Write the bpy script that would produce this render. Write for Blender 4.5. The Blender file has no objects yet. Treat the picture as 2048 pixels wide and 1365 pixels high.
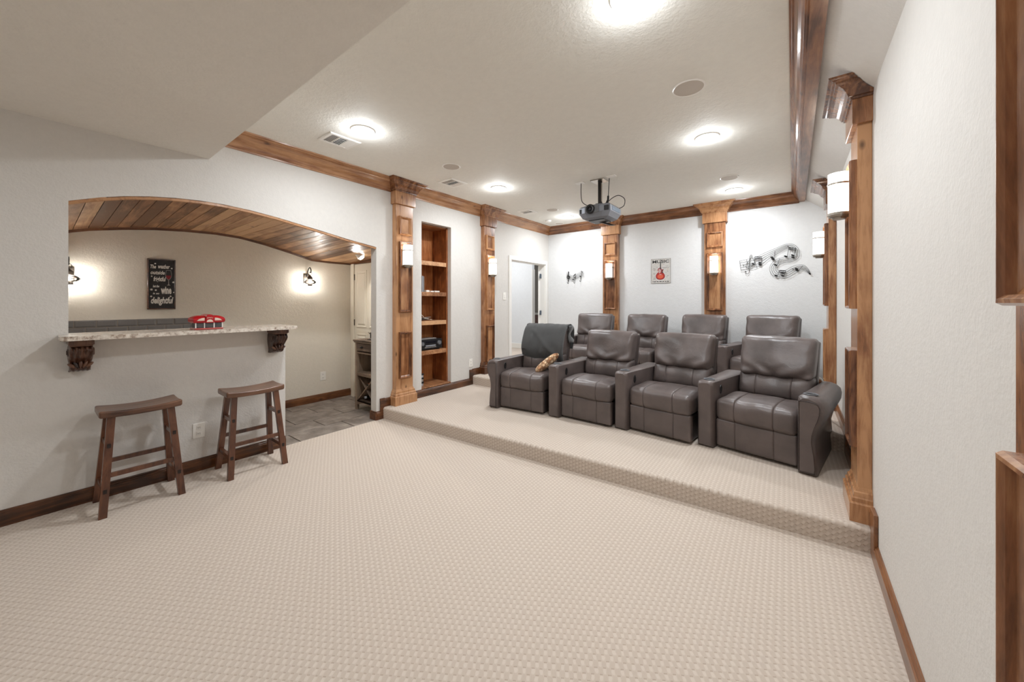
import bpy, bmesh, math, random
from mathutils import Vector, Matrix, noise
# ---------------------------------------------------------------- camera, world, exposure
S = 1.17                                   # layout units -> metres
sc = bpy.context.scene
COL = sc.collection
TH = math.radians(37.29)
cd = bpy.data.cameras.new('camera'); cam = bpy.data.objects.new('camera', cd); COL.objects.link(cam)
cd.sensor_width = 36.0; cd.lens = 738.0/2048*36.0; cd.shift_y = -0.0378; cd.clip_start = 0.02
cam.location = (0, 0, 1.28*S); cam.rotation_euler = (math.radians(90), 0, TH)
sc.camera = cam
w = bpy.data.worlds.new('world'); sc.world = w; w.use_nodes = True
w.node_tree.nodes['Background'].inputs[0].default_value = (1, 0.98, 0.95, 1)
w.node_tree.nodes['Background'].inputs[1].default_value = 0.3
sc.view_settings.view_transform = 'Standard'; sc.view_settings.look = 'None'
sc.view_settings.gamma = 1; sc.view_settings.use_curve_mapping = False
sc.view_settings.exposure = 0.64
sc.cycles.max_bounces = 12; sc.cycles.diffuse_bounces = 8
CAN_W = 17.0           # watts of one ceiling can
HALL_W = 24.0
SCONCE_E = 3.2
CAN_COL = (0.94, 0.985, 1.03)
def light(name, kind, loc, power, color=(1, 1, 1), size=0.1, rot=(0, 0, 0), spread=None, shape='DISK'):
    ld = bpy.data.lights.new(name, kind); ld.energy = power; ld.color = color
    if kind == 'AREA':
        ld.shape = shape; ld.size = size*S
        if spread: ld.spread = math.radians(spread)
    else: ld.shadow_soft_size = size*S
    o = bpy.data.objects.new(name, ld); COL.objects.link(o)
    o.location = Vector(loc)*S; o.rotation_euler = rot
    return o
# ---------------------------------------------------------------- constants (layout units)
XL, XR, YB, ZC, YF = -3.6, 0.33, 5.84, 2.65, -2.6
XB, YD = -4.88, 2.71
P1, P2 = 0.125, 0.25
ZS, YS = 2.39, 0.852
# ---------------------------------------------------------------- materials
class N:
    def __init__(s, name):
        s.m = bpy.data.materials.new(name); s.m.use_nodes = True; s.t = s.m.node_tree
        s.b = s.t.nodes['Principled BSDF']; s.out = s.t.nodes['Material Output']
    def n(s, typ, **k):
        nd = s.t.nodes.new(typ)
        for a, v in k.items():
            if a.startswith('i_'):
                key = a[2:]; key = int(key) if key.isdigit() else key.replace('_', ' ')
                s.set(nd.inputs[key], v)
            else: setattr(nd, a, v)
        return nd
    def set(s, inp, v):
        if isinstance(v, bpy.types.NodeSocket): s.t.links.new(v, inp)
        else: inp.default_value = v
    def math(s, op, a, b=0.0, c=0.0):
        nd = s.t.nodes.new('ShaderNodeMath'); nd.operation = op
        for i, v in enumerate((a, b, c)): s.set(nd.inputs[i], v)
        return nd.outputs[0]
    def ramp(s, fac, stops):
        nd = s.t.nodes.new('ShaderNodeValToRGB'); s.set(nd.inputs[0], fac)
        el = nd.color_ramp.elements
        while len(el) < len(stops): el.new(0.5)
        for e, (p, c) in zip(el, stops): e.position = p; e.color = (*c, 1) if len(c) == 3 else c
        return nd.outputs[0]
    def mix(s, fac, a, b, mode='MIX'):
        nd = s.t.nodes.new('ShaderNodeMix'); nd.data_type = 'RGBA'; nd.blend_type = mode
        s.set(nd.inputs[0], fac)
        s.set(nd.inputs[6], (*a, 1) if isinstance(a, tuple) and len(a) == 3 else a)
        s.set(nd.inputs[7], (*b, 1) if isinstance(b, tuple) and len(b) == 3 else b)
        return nd.outputs[2]
    def bump(s, h, strength, dist=0.002):
        nd = s.n('ShaderNodeBump'); s.set(nd.inputs['Height'], h)
        nd.inputs['Strength'].default_value = strength; nd.inputs['Distance'].default_value = dist
        s.t.links.new(nd.outputs[0], s.b.inputs['Normal'])
    def P(s, **k):
        for a, v in k.items():
            key = a.replace('_', ' ')
            if isinstance(v, tuple) and len(v) == 3: v = (*v, 1)
            s.set(s.b.inputs[key], v)
        return s
def lin(r, g, b):
    f = lambda c: ((c/255+0.055)/1.055)**2.4 if c/255 > 0.04045 else c/255/12.92
    return (f(r), f(g), f(b))
def plain(name, col, rough=0.5, metal=0.0, **k):
    m = N(name); m.P(Base_Color=col, Roughness=rough, Metallic=metal, **k); return m.m
def emit(name, col, strength, base=(0.8, 0.8, 0.8)):
    m = N(name); m.P(Base_Color=base, Emission_Color=col, Emission_Strength=strength, Roughness=0.4); return m.m
def paint(name, col, bump=0.5, scale=70, rough=0.75):
    m = N(name); g = m.n('ShaderNodeNewGeometry')
    a = m.n('ShaderNodeTexNoise', i_Vector=g.outputs['Position'], i_Scale=scale, i_Detail=3.0, i_Roughness=0.55)
    b = m.n('ShaderNodeTexNoise', i_Vector=g.outputs['Position'], i_Scale=scale*0.35, i_Detail=2.0)
    h = m.math('ADD', m.math('MULTIPLY', a.outputs[0], 0.6), m.math('MULTIPLY', b.outputs[0], 0.5))
    c = m.ramp(b.outputs[0], [(0.3, tuple(x*0.97 for x in col)), (0.7, col)])
    m.P(Base_Color=c, Roughness=rough); m.bump(h, bump, 0.006); return m.m
def wood(name, dark, mid, lite, axis='Z', scale=1.0, rough=0.32, knots=True, bump=0.12, vary=0.25, coat=0.3):
    m = N(name); tc = m.n('ShaderNodeTexCoord'); oi = m.n('ShaderNodeObjectInfo')
    off = m.math('MULTIPLY', oi.outputs['Random'], 37.0)
    comb = m.n('ShaderNodeCombineXYZ', i_0=off, i_1=off, i_2=off)
    add = m.n('ShaderNodeVectorMath', operation='ADD', i_0=tc.outputs['Object'], i_1=comb.outputs[0])
    sv = {'X': (0.09, 1, 1), 'Y': (1, 0.09, 1), 'Z': (1, 1, 0.09)}[axis]
    mp = m.n('ShaderNodeMapping', i_Vector=add.outputs[0], i_Scale=sv)
    n1 = m.n('ShaderNodeTexNoise', i_Vector=mp.outputs[0], i_Scale=14*scale, i_Detail=6.0, i_Roughness=0.62, i_Distortion=1.2)
    n2 = m.n('ShaderNodeTexNoise', i_Vector=mp.outputs[0], i_Scale=90*scale, i_Detail=4.0, i_Roughness=0.7)
    n3 = m.n('ShaderNodeTexNoise', i_Vector=add.outputs[0], i_Scale=3.5*scale, i_Detail=3.0)
    f = m.math('ADD', m.math('MULTIPLY', n1.outputs[0], 0.6), m.math('ADD', m.math('MULTIPLY', n2.outputs[0], 0.18), m.math('MULTIPLY', n3.outputs[0], 0.35)))
    f = m.math('ADD', f, m.math('MULTIPLY', m.math('SUBTRACT', oi.outputs['Random'], 0.5), vary))
    col = m.ramp(f, [(0.40, dark), (0.54, mid), (0.70, lite)])
    if knots:
        mk = m.n('ShaderNodeMapping', i_Vector=add.outputs[0], i_Scale={'X': (0.5, 1, 1), 'Y': (1, 0.5, 1), 'Z': (1, 1, 0.5)}[axis])
        vo = m.n('ShaderNodeTexVoronoi', i_Vector=mk.outputs[0], i_Scale=5.0*scale)
        k = m.ramp(vo.outputs['Distance'], [(0.03, (1, 1, 1)), (0.10, (0, 0, 0))])
        col = m.mix(m.math('MULTIPLY', k, 0.75), col, tuple(x*0.35 for x in dark))
    m.P(Base_Color=col, Roughness=rough, Coat_Weight=coat, Coat_Roughness=0.15)
    m.bump(n2.outputs[0], bump, 0.002); return m.m
M = {}
M['wall'] = paint('wall_paint', lin(214, 211, 206))
M['wallback'] = paint('back_wall_paint', lin(224, 225, 225))
M['wallbar'] = paint('bar_wall_paint', lin(222, 216, 203))
M['ceil'] = paint('ceiling_paint', lin(232, 230, 222), 0.8, 55)
M['soffit'] = paint('soffit_paint', lin(226, 223, 216), 0.7, 60)
M['hallwall'] = paint('hall_paint', lin(228, 232, 236), 0.2)
M['white'] = plain('white_trim_paint', lin(235, 233, 228), 0.4)
M['plate'] = plain('white_plastic', lin(238, 236, 230), 0.3)
M['cream'] = plain('cream_door_paint', lin(226, 219, 203), 0.45)
M['alder'] = wood('stained_alder', lin(80, 46, 26), lin(142, 94, 60), lin(188, 140, 98), 'Z', rough=.26)
M['aldery'] = wood('stained_alder_run_y', lin(88, 52, 28), lin(140, 92, 58), lin(182, 136, 96), 'Y')
M['alderx'] = wood('stained_alder_run_x', lin(88, 52, 28), lin(140, 92, 58), lin(182, 136, 96), 'X')
M['basey'] = wood('baseboard_stain_y', lin(52, 28, 13), lin(98, 58, 31), lin(138, 90, 54), 'Y')
M['basex'] = wood('baseboard_stain_x', lin(52, 28, 13), lin(98, 58, 31), lin(138, 90, 54), 'X')
M['plank'] = wood('vault_plank', lin(104, 66, 38), lin(160, 114, 76), lin(202, 160, 118), 'X', 1.0, 0.42, vary=0.35, coat=0.12)
M['oak'] = wood('oak_shelf', lin(112, 60, 27), lin(162, 96, 50), lin(196, 132, 80), 'Z', 1.4, 0.4, False)
M['oaky'] = wood('oak_shelf_edge', lin(120, 76, 45), lin(170, 120, 82), lin(205, 160, 118), 'Y', 1.4, 0.4, False)
M['walnut'] = wood('stool_walnut', lin(48, 24, 13), lin(84, 48, 30), lin(112, 70, 46), 'Z', 1.2, 0.35, False, vary=0.1)
M['walnuty'] = wood('stool_walnut_seat', lin(56, 32, 20), lin(92, 60, 42), lin(120, 84, 62), 'Y', 1.2, 0.35, False, vary=0.1)
M['peg'] = plain('dark_peg', lin(32, 18, 12), 0.5)
M['corbel'] = wood('corbel_wood', lin(34, 16, 9), lin(72, 42, 27), lin(108, 72, 50), 'Z', 1.5, 0.4, False)
M['drift'] = wood('greyed_oak', lin(78, 62, 50), lin(122, 102, 86), lin(152, 132, 112), 'Z', 1.6, 0.6, False, coat=0.0)
M['driftx'] = wood('greyed_oak_x', lin(78, 62, 50), lin(122, 102, 86), lin(152, 132, 112), 'X', 1.6, 0.6, False, coat=0.0)
M['black'] = plain('black_plastic', lin(24, 24, 26), 0.4)
M['dark'] = plain('dark_metal', lin(46, 42, 40), 0.45, 0.7)
M['iron'] = plain('black_iron', lin(34, 32, 32), 0.5, 0.5)
M['nickel'] = plain('brushed_nickel', lin(165, 158, 148), 0.32, 0.9)
M['bronze'] = plain('aged_bronze', lin(88, 80, 72), 0.45, 0.7)
M['silver'] = plain('silver_plastic', lin(178, 182, 190), 0.35, 0.3)
M['grey'] = plain('grey_plastic', lin(104, 106, 110), 0.45)
M['steel'] = plain('hinge_steel', lin(96, 108, 120), 0.4, 0.7)
M['glow'] = emit('lamp_disc', (1, 0.97, 0.93), 14.0)
M['opal'] = emit('opal_glass', (1, 0.93, 0.82), SCONCE_E)
M['bulb'] = emit('clear_bulb', (1, 0.96, 0.88), 30.0)
M['white_text'] = plain('white_print', lin(225, 222, 215), 0.7)
M['red'] = plain('red_plastic', lin(176, 14, 26), 0.28)
M['redclear'] = plain('red_tray', lin(182, 80, 72), 0.3)
M['cream_print'] = plain('cream_print', lin(226, 205, 190), 0.5)
M['caulk'] = plain('grout', lin(140, 128, 116), 0.9)
def mk_glass(name, tint=(1, 1, 1)):
    m = N(name); tr = m.n('ShaderNodeBsdfTransparent', i_0=(.97, .97, .97, 1)); gl = m.n('ShaderNodeBsdfGlossy', i_0=(1, 1, 1, 1)); gl.inputs['Roughness'].default_value = .03
    fr_ = m.n('ShaderNodeFresnel'); fr_.inputs[0].default_value = 1.45; mx = m.n('ShaderNodeMixShader', i_0=fr_.outputs[0], i_1=tr.outputs[0], i_2=gl.outputs[0])
    m.t.links.new(mx.outputs[0], m.out.inputs['Surface']); return m.m
M['glass'] = mk_glass('clear_glass')
def mk_leather(name='brown_leather', base=(93, 83, 80)):
    m = N(name); tc = m.n('ShaderNodeTexCoord')
    v = m.n('ShaderNodeTexVoronoi', i_Vector=tc.outputs['Object'], i_Scale=190.0)
    n1 = m.n('ShaderNodeTexNoise', i_Vector=tc.outputs['Object'], i_Scale=5.0, i_Detail=3.0)
    c = m.ramp(n1.outputs[0], [(0.3, lin(*[x*0.86 for x in base])), (0.7, lin(*[x*1.1 for x in base]))])
    r = m.math('ADD', m.math('MULTIPLY', n1.outputs[0], 0.14), 0.31)
    m.P(Base_Color=c, Roughness=r, Specular_IOR_Level=0.6)
    n2 = m.n('ShaderNodeTexNoise', i_Vector=tc.outputs['Object'], i_Scale=20.0, i_Detail=4.0, i_Distortion=1.5)
    m.bump(m.math('ADD', m.math('MULTIPLY', v.outputs['Distance'], 0.12), n2.outputs[0]), 0.35, 0.004); return m.m
M['leather'] = mk_leather()
M['leatherd'] = mk_leather('dark_leather', (70, 61, 59))  # darker brown leather for base, back shell and piping
def mk_carpet():
    m = N('woven_carpet'); g = m.n('ShaderNodeNewGeometry')
    s = m.n('ShaderNodeSeparateXYZ', i_0=g.outputs['Position'])
    wob = m.n('ShaderNodeTexNoise', i_Vector=g.outputs['Position'], i_Scale=26.0, i_Detail=1.0)
    wv = m.math('MULTIPLY', m.math('SUBTRACT', wob.outputs[0], 0.5), 0.010)
    x = m.math('ADD', s.outputs[0], wv)
    y = m.math('ADD', m.math('SUBTRACT', s.outputs[1], s.outputs[2]), wv)
    ph = math.radians(31.8); c_, s_ = math.cos(ph), math.sin(ph)
    a = m.math('ADD', m.math('MULTIPLY', x, c_), m.math('MULTIPLY', y, s_))
    b = m.math('ADD', m.math('MULTIPLY', x, -s_), m.math('MULTIPLY', y, c_))
    ka, kb = m.math('MULTIPLY', a, math.pi/0.0172), m.math('MULTIPLY', b, math.pi/0.0285)
    f = m.math('MULTIPLY', m.math('SINE', ka), m.math('SINE', kb))
    f01 = m.math('MULTIPLY_ADD', f, 0.5, 0.5)
    ta = m.math('MINIMUM', m.math('MAXIMUM', m.math('MULTIPLY', m.math('SINE', ka), 2.2), -1.0), 1.0)
    e = m.math('MULTIPLY', m.math('MULTIPLY', ta, m.math('COSINE', kb)), -1.0)
    dash = m.ramp(e, [(0.93, (0, 0, 0)), (0.985, (1, 1, 1))])
    nz = m.n('ShaderNodeTexNoise', i_Vector=g.outputs['Position'], i_Scale=330.0, i_Detail=2.0)
    big = m.n('ShaderNodeTexNoise', i_Vector=g.outputs['Position'], i_Scale=1.6, i_Detail=3.0)
    c1 = m.ramp(f01, [(0.30, lin(197, 185, 173)), (0.50, lin(200, 188, 176)), (0.80, lin(212, 202, 191))])
    c2 = m.mix(m.math('MULTIPLY', nz.outputs[0], 0.22), c1, lin(176, 156, 138))
    c3 = m.mix(m.math('MULTIPLY', big.outputs[0], 0.16), c2, lin(196, 176, 156))
    c3 = m.mix(m.math('MULTIPLY', dash, 0.42), c3, lin(140, 118, 98))
    ht = m.math('ADD', m.ramp(f01, [(0.42, (0, 0, 0)), (0.62, (1, 1, 1))]), m.math('MULTIPLY', nz.outputs[0], 0.5))
    m.P(Base_Color=c3, Roughness=0.95, Specular_IOR_Level=0.1, Sheen_Weight=0.15); m.bump(ht, 0.35, 0.0025); return m.m
M['carpet'] = mk_carpet()
def mk_stone(name, a, b, c, scale, rough):
    m = N(name); tc = m.n('ShaderNodeTexCoord'); oi = m.n('ShaderNodeObjectInfo')
    off = m.math('MULTIPLY', oi.outputs['Random'], 20.0); cb = m.n('ShaderNodeCombineXYZ', i_0=off, i_1=off)
    ad = m.n('ShaderNodeVectorMath', operation='ADD', i_0=tc.outputs['Object'], i_1=cb.outputs[0])
    n1 = m.n('ShaderNodeTexNoise', i_Vector=ad.outputs[0], i_Scale=scale, i_Detail=7.0, i_Roughness=0.65)
    col = m.ramp(n1.outputs[0], [(0.36, a), (0.5, b), (0.64, c)])
    m.P(Base_Color=col, Roughness=rough); m.bump(n1.outputs[0], 0.1, 0.003); return m.m
M['tile'] = mk_stone('slate_tile', lin(104, 95, 88), lin(128, 118, 110), lin(152, 142, 132), 5.0, 0.5)
M['granite'] = mk_stone('pale_granite', lin(140, 120, 104), lin(212, 202, 190), lin(232, 226, 216), 28.0, 0.15)
M['subway'] = plain('grey_glazed_tile', lin(112, 110, 108), 0.14)
def mk_blanket():
    m = N('charcoal_knit'); tc = m.n('ShaderNodeTexCoord')
    n1 = m.n('ShaderNodeTexNoise', i_Vector=tc.outputs['Object'], i_Scale=420.0, i_Detail=2.0)
    c = m.ramp(n1.outputs[0], [(0.3, lin(96, 97, 97)), (0.7, lin(120, 121, 121))])
    m.P(Base_Color=c, Roughness=0.95, Sheen_Weight=0.3, Specular_IOR_Level=0.1); m.bump(n1.outputs[0], 0.3, 0.002); return m.m
M['blanket'] = mk_blanket()
def mk_print():
    m = N('tan_patterned_fabric'); tc = m.n('ShaderNodeTexCoord')
    v = m.n('ShaderNodeTexVoronoi', i_Vector=tc.outputs['Object'], i_Scale=30.0, distance='MANHATTAN')
    v2 = m.n('ShaderNodeTexVoronoi', i_Vector=tc.outputs['Object'], i_Scale=17.0, distance='MANHATTAN', feature='DISTANCE_TO_EDGE') if False else v
    sp = m.n('ShaderNodeSeparateColor', i_0=v.outputs['Color'])
    c = m.ramp(sp.outputs[0], [(0.15, lin(160, 108, 72)), (0.35, lin(222, 184, 142)), (0.75, lin(240, 214, 178)), (0.95, lin(190, 140, 100))])
    e = m.ramp(v.outputs['Distance'], [(0.62, (0, 0, 0)), (0.75, (1, 1, 1))])
    c = m.mix(m.math('MULTIPLY', e, 0.6), c, lin(92, 58, 36))
    m.P(Base_Color=c, Roughness=0.9); return m.m
M['print'] = mk_print()
M['signblack'] = wood('black_board', lin(22, 21, 22), lin(34, 32, 33), lin(48, 46, 46), 'Y', 2, 0.7, False, coat=0)
def mk_tin():
    m = N('distressed_tin'); tc = m.n('ShaderNodeTexCoord')
    n1 = m.n('ShaderNodeTexNoise', i_Vector=tc.outputs['Object'], i_Scale=22.0, i_Detail=5.0)
    c = m.ramp(n1.outputs[0], [(0.35, lin(186, 182, 176)), (0.5, lin(205, 204, 200)), (0.68, lin(196, 186, 178))])
    m.P(Base_Color=c, Roughness=0.5); return m.m
M['tin'] = mk_tin()
M['ink'] = plain('dark_ink', lin(62, 60, 60), 0.6)
M['inkpale'] = plain('faded_ink', lin(150, 146, 142), 0.6)
M['gred'] = plain('guitar_red', lin(178, 44, 38), 0.4)
M['gorange'] = plain('guitar_orange', lin(214, 92, 62), 0.4)
M['gdark'] = plain('guitar_edge', lin(110, 26, 28), 0.4)
M['gpink'] = plain('guitar_faded', lin(186, 160, 158), 0.5)
M['whiteprint'] = plain('halo_print', lin(224, 218, 216), 0.6)
M['wine'] = plain('wine_print', lin(128, 22, 30), 0.6)
M['sparkle'] = plain('speaker_mesh', lin(196, 188, 178), 0.8)
M['brick'] = plain('brick_red', lin(150, 120, 116), 0.8)
M['hallgrey'] = plain('hall_grey', lin(150, 144, 136), 0.8)
# ---------------------------------------------------------------- mesh helpers
def B(): return bmesh.new()
def box(bm, x0, x1, y0, y1, z0, z1, bev=0.0, seg=2):
    vs = [bm.verts.new(p) for p in ((x0,y0,z0),(x1,y0,z0),(x1,y1,z0),(x0,y1,z0),(x0,y0,z1),(x1,y0,z1),(x1,y1,z1),(x0,y1,z1))]
    fs = [bm.faces.new([vs[i] for i in f]) for f in ((0,3,2,1),(4,5,6,7),(0,1,5,4),(1,2,6,5),(2,3,7,6),(3,0,4,7))]
    if bev: bmesh.ops.bevel(bm, geom=list({e for f in fs for e in f.edges}), offset=bev, segments=seg, profile=0.5, affect='EDGES')
    return bm
def prism(bm, pts, axis, a, b):
    """pts: 2D outline; extruded along axis from a to b. axis 'x': pts=(y,z); 'y': (x,z); 'z': (x,y)"""
    def P3(p, t): return {'x': (t, p[0], p[1]), 'y': (p[0], t, p[1]), 'z': (p[0], p[1], t)}[axis]
    A = [bm.verts.new(P3(p, a)) for p in pts]; C = [bm.verts.new(P3(p, b)) for p in pts]
    n = len(pts)
    for i in range(n): bm.faces.new((A[i], A[(i+1)%n], C[(i+1)%n], C[i]))
    bm.faces.new(A[::-1]); bm.faces.new(C)
    return bm
def loft(bm, rings, closed=True, cap=True):
    R = [[bm.verts.new(p) for p in r] for r in rings]
    n = len(R[0])
    for a, b in zip(R, R[1:]):
        for i in range(n if closed else n-1):
            bm.faces.new((a[i], a[(i+1)%n], b[(i+1)%n], b[i]))
    if cap and closed: bm.faces.new(R[0][::-1]); bm.faces.new(R[-1])
    return bm
def lathe(bm, prof, c=(0, 0, 0), n=24, a0=0, a1=2*math.pi):
    full = abs(a1-a0-2*math.pi) < 1e-6
    k = n if full else n+1
    rings = []
    for i in range(k):
        a = a0+(a1-a0)*i/n
        rings.append([bm.verts.new((c[0]+r*math.cos(a), c[1]+r*math.sin(a), c[2]+z)) for r, z in prof])
    for i in range(n):
        A, C = rings[i], rings[(i+1) % k]
        for j in range(len(prof)-1):
            try: bm.faces.new((A[j], C[j], C[j+1], A[j+1]))
            except ValueError: pass
    bmesh.ops.remove_doubles(bm, verts=bm.verts[:], dist=1e-5)
    return bm
def tube(bm, pts, r, n=8, cap=True):
    pts = [Vector(p) for p in pts]; rings = []
    up = Vector((0.13, 0.27, 0.95)).normalized()
    for i, p in enumerate(pts):
        d = (pts[min(i+1, len(pts)-1)]-pts[max(i-1, 0)]).normalized()
        u = d.cross(up)
        if u.length < 1e-3: u = d.cross(Vector((1, 0, 0)))
        u.normalize(); v = d.cross(u)
        rr = r[i] if isinstance(r, (list, tuple)) else r
        rings.append([p+(u*math.cos(2*math.pi*k/n)+v*math.sin(2*math.pi*k/n))*rr for k in range(n)])
    return loft(bm, rings, True, cap)
def bar(bm, p, q, wx, wy, ex=Vector((1, 0, 0)), ey=Vector((0, 1, 0)), w2=None):
    p, q = Vector(p), Vector(q); w2 = w2 or (wx, wy)
    return loft(bm, [[c+ex*sx*a/2+ey*sy*b/2 for sx, sy in ((-1,-1),(1,-1),(1,1),(-1,1))] for c, a, b in ((p, wx, wy), (q, *w2))])
def catmull(pts, k=6):
    P = [Vector(p) for p in pts]; out = []
    for i in range(len(P)-1):
        a, b, c, d = P[max(i-1, 0)], P[i], P[i+1], P[min(i+2, len(P)-1)]
        for j in range(k):
            t = j/k
            out.append(0.5*((2*b)+(c-a)*t+(2*a-5*b+4*c-d)*t*t+(3*b-a-3*c+d)*t**3))
    out.append(P[-1]); return out
def rbox(bm, x0, x1, y0, y1, z0, z1, r, step=0.03, fn=None, xs=()):
    """rounded box with a fine grid; fn(p, a, b, c) may move each point"""
    def ts(L):
        e = [0, r*0.35, r*0.7, r]; n = max(2, int(round((L-2*r)/step)))
        mid = [r+(L-2*r)*i/n for i in range(1, n)]
        return e+mid+[L-q for q in reversed(e)]
    T = [ts(x1-x0), ts(y1-y0), ts(z1-z0)]
    if xs:
        T[0] = sorted([t for t in T[0] if all(abs(t+x0-g) > .0065 for g in xs)]+[g-x0+d for g in xs for d in (-.005, -.002, 0, .002, .005)])
    O = (x0, y0, z0); H = (x1, y1, z1)
    cache = {}
    def V(i, j, k):
        key = (i, j, k)
        if key in cache: return cache[key]
        p = Vector((O[0]+T[0][i], O[1]+T[1][j], O[2]+T[2][k]))
        q = Vector([min(max(p[m], O[m]+r), H[m]-r) for m in range(3)])
        d = p-q
        if d.length > 1e-9: p = q+d.normalized()*r
        if fn:
            abc = [2*(p[m]-O[m])/(H[m]-O[m])-1 for m in range(3)]
            p = fn(p, *abc)
        cache[key] = bm.verts.new(p); return cache[key]
    nx, ny, nz = len(T[0])-1, len(T[1])-1, len(T[2])-1
    for k in (0, nz):
        for i in range(nx):
            for j in range(ny):
                f = (V(i,j,k), V(i+1,j,k), V(i+1,j+1,k), V(i,j+1,k)); bm.faces.new(f if k else f[::-1])
    for j in (0, ny):
        for i in range(nx):
            for k in range(nz):
                f = (V(i,j,k), V(i+1,j,k), V(i+1,j,k+1), V(i,j,k+1)); bm.faces.new(f[::-1] if j else f)
    for i in (0, nx):
        for j in range(ny):
            for k in range(nz):
                f = (V(i,j,k), V(i,j+1,k), V(i,j+1,k+1), V(i,j,k+1)); bm.faces.new(f if i else f[::-1])
    return bm
ALL = []
def ob(name, bm, mat, parent=None, smooth=False, auto=None):
    bmesh.ops.recalc_face_normals(bm, faces=bm.faces[:])
    me = bpy.data.meshes.new(name); bm.to_mesh(me); bm.free()
    me.materials.append(M[mat] if isinstance(mat, str) else mat)
    o = bpy.data.objects.new(name, me); COL.objects.link(o); o.parent = parent
    if smooth:
        for p in me.polygons: p.use_smooth = True
        if auto: me.set_sharp_from_angle(angle=math.radians(auto))
    return o
def tag(o, label=None, cat=None, group=None, kind=None):
    if label: o['label'] = label
    if cat: o['category'] = cat
    if group: o['group'] = group
    if kind: o['kind'] = kind
    return o
def thing(name, label, cat, loc=(0, 0, 0), rz=0, group=None):
    o = bpy.data.objects.new(name, None); COL.objects.link(o); o.location = loc; o.rotation_euler = (0, 0, rz)
    o.empty_display_size = 0.1
    return tag(o, label, cat, group)
def struct(name, bm, mat, label=None, **k): return tag(ob(name, bm, mat, **k), label, kind='structure')
def copy_tree(o, parent=None):
    c = o.copy(); COL.objects.link(c); c.parent = parent
    for ch in list(o.children): copy_tree(ch, c)
    return c
def text(name, s, mat, parent, loc, size, rot, sx=1.0, shear=0.0, extrude=0.0008, bold=0.0, fit=None, spacing=1.0):
    cu = bpy.data.curves.new(name, 'FONT'); cu.body = s; cu.size = size; cu.shear = shear; cu.extrude = extrude; cu.offset = bold
    cu.align_x = 'CENTER'; cu.align_y = 'CENTER'; cu.space_character = spacing; cu.resolution_u = 3
    to = bpy.data.objects.new('tmp', cu); COL.objects.link(to)
    dg = bpy.context.evaluated_depsgraph_get(); me = bpy.data.meshes.new_from_object(to.evaluated_get(dg))
    bpy.data.objects.remove(to); bpy.data.curves.remove(cu)
    xs = [v.co.x for v in me.vertices]; ys = [v.co.y for v in me.vertices]
    cx, cy = (min(xs)+max(xs))/2, (min(ys)+max(ys))/2
    fx, fy = (fit[0]/(max(xs)-min(xs)), fit[1]/(max(ys)-min(ys))) if fit else (sx, 1)
    R = rot.to_4x4() if hasattr(rot, 'to_4x4') else rot
    me.transform(Matrix.Translation(loc) @ R @ Matrix.Diagonal((fx, fy, 1, 1)) @ Matrix.Translation((-cx, -cy, 0)))
    me.name = name; me.materials.clear(); me.materials.append(M[mat])
    o = bpy.data.objects.new(name, me); COL.objects.link(o); o.parent = parent
    return o
# ================================================================ SETTING
def interp(P, y):
    if y <= P[0][0]: a, b = P[0], P[1]
    elif y >= P[-1][0]: a, b = P[-2], P[-1]
    else:
        for a, b in zip(P, P[1:]):
            if a[0] <= y <= b[0]: break
    return a[1]+(b[1]-a[1])*(y-a[0])/(b[0]-a[0])
F = [(-.45, 1.52), (-.2, 1.74), (0, 1.845), (.155, 1.911), (.287, 1.962), (.40, 1.996), (.522, 2.022), (.66, 2.042), (.798, 2.053), (.95, 2.055), (1.123, 2.045), (1.32, 2.023), (1.515, 1.993), (1.743, 1.957), (1.996, 1.915), (2.291, 1.877), (2.71, 1.865)]
BK = [(-.45, 1.52), (-.2, 1.70), (0, 1.80), (.205, 1.888), (.33, 1.925), (.542, 1.967), (.743, 1.996), (.963, 2.013), (1.206, 2.020), (1.428, 2.008), (1.672, 1.962), (1.939, 1.896), (2.198, 1.826), (2.428, 1.817), (2.71, 1.817)]
Y0A, Y1A, YH = 0.155, 2.295, 1.392
TW = 0.1
bm = B()
for a, b, c, d in ((YF, Y0A, 0, ZC+.1), (Y0A, YH, 0, 1.05), (Y1A, 2.908, 0, ZC+.1), (2.908, 3.395, 0, .215), (2.908, 3.395, 2.27, ZC+.1), (3.395, 4.70, 0, ZC+.1), (4.70, 5.722, 1.965, ZC+.1), (5.722, YB+.1, 0, ZC+.1)):
    box(bm, XL-TW, XL, a, b, c, d)
ys = [Y0A]+[p[0] for p in F if Y0A < p[0] < Y1A]+[Y1A]
ys = sorted(set(ys+[Y0A+(Y1A-Y0A)*i/40 for i in range(41)]))
for a, b in zip(ys, ys[1:]):
    prism(bm, [(a, interp(F, a)+.004), (b, interp(F, b)+.004), (b, ZC+.1), (a, ZC+.1)], 'x', XL-TW, XL)
struct('wall_left', bm, 'wall')
bm = B(); box(bm, XL-TW, XR+.1, YB, YB+.1, 0, ZC+.1); struct('wall_back', bm, 'wallback')
bm = B(); box(bm, XR, XR+.1, YF, YB, 0, 2.46); struct('wall_right', bm, 'wall')
bm = B(); box(bm, XL-TW, XR+.1, YF-.1, YF, 0, ZC+.1); struct('wall_front', bm, 'wall')
bm = B(); box(bm, XL, .13, YS, YB, ZC, ZC+.1)
struct('ceiling', bm, 'ceil')
bm = B(); prism(bm, [(.115, 2.56), (XR, 2.383), (XR+.1, 2.383), (XR+.1, 2.75), (.115, 2.75)], 'y', YS, YB); struct('ceiling_slope', bm, 'wall')
bm = B(); box(bm, XL, XR+.1, YF, YS, ZS, ZC+.1); struct('ceiling_soffit', bm, 'soffit')
bm = B(); box(bm, XL, XR, YF, 2.7, -.1, 0); fl = struct('floor', bm, 'carpet')
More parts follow.
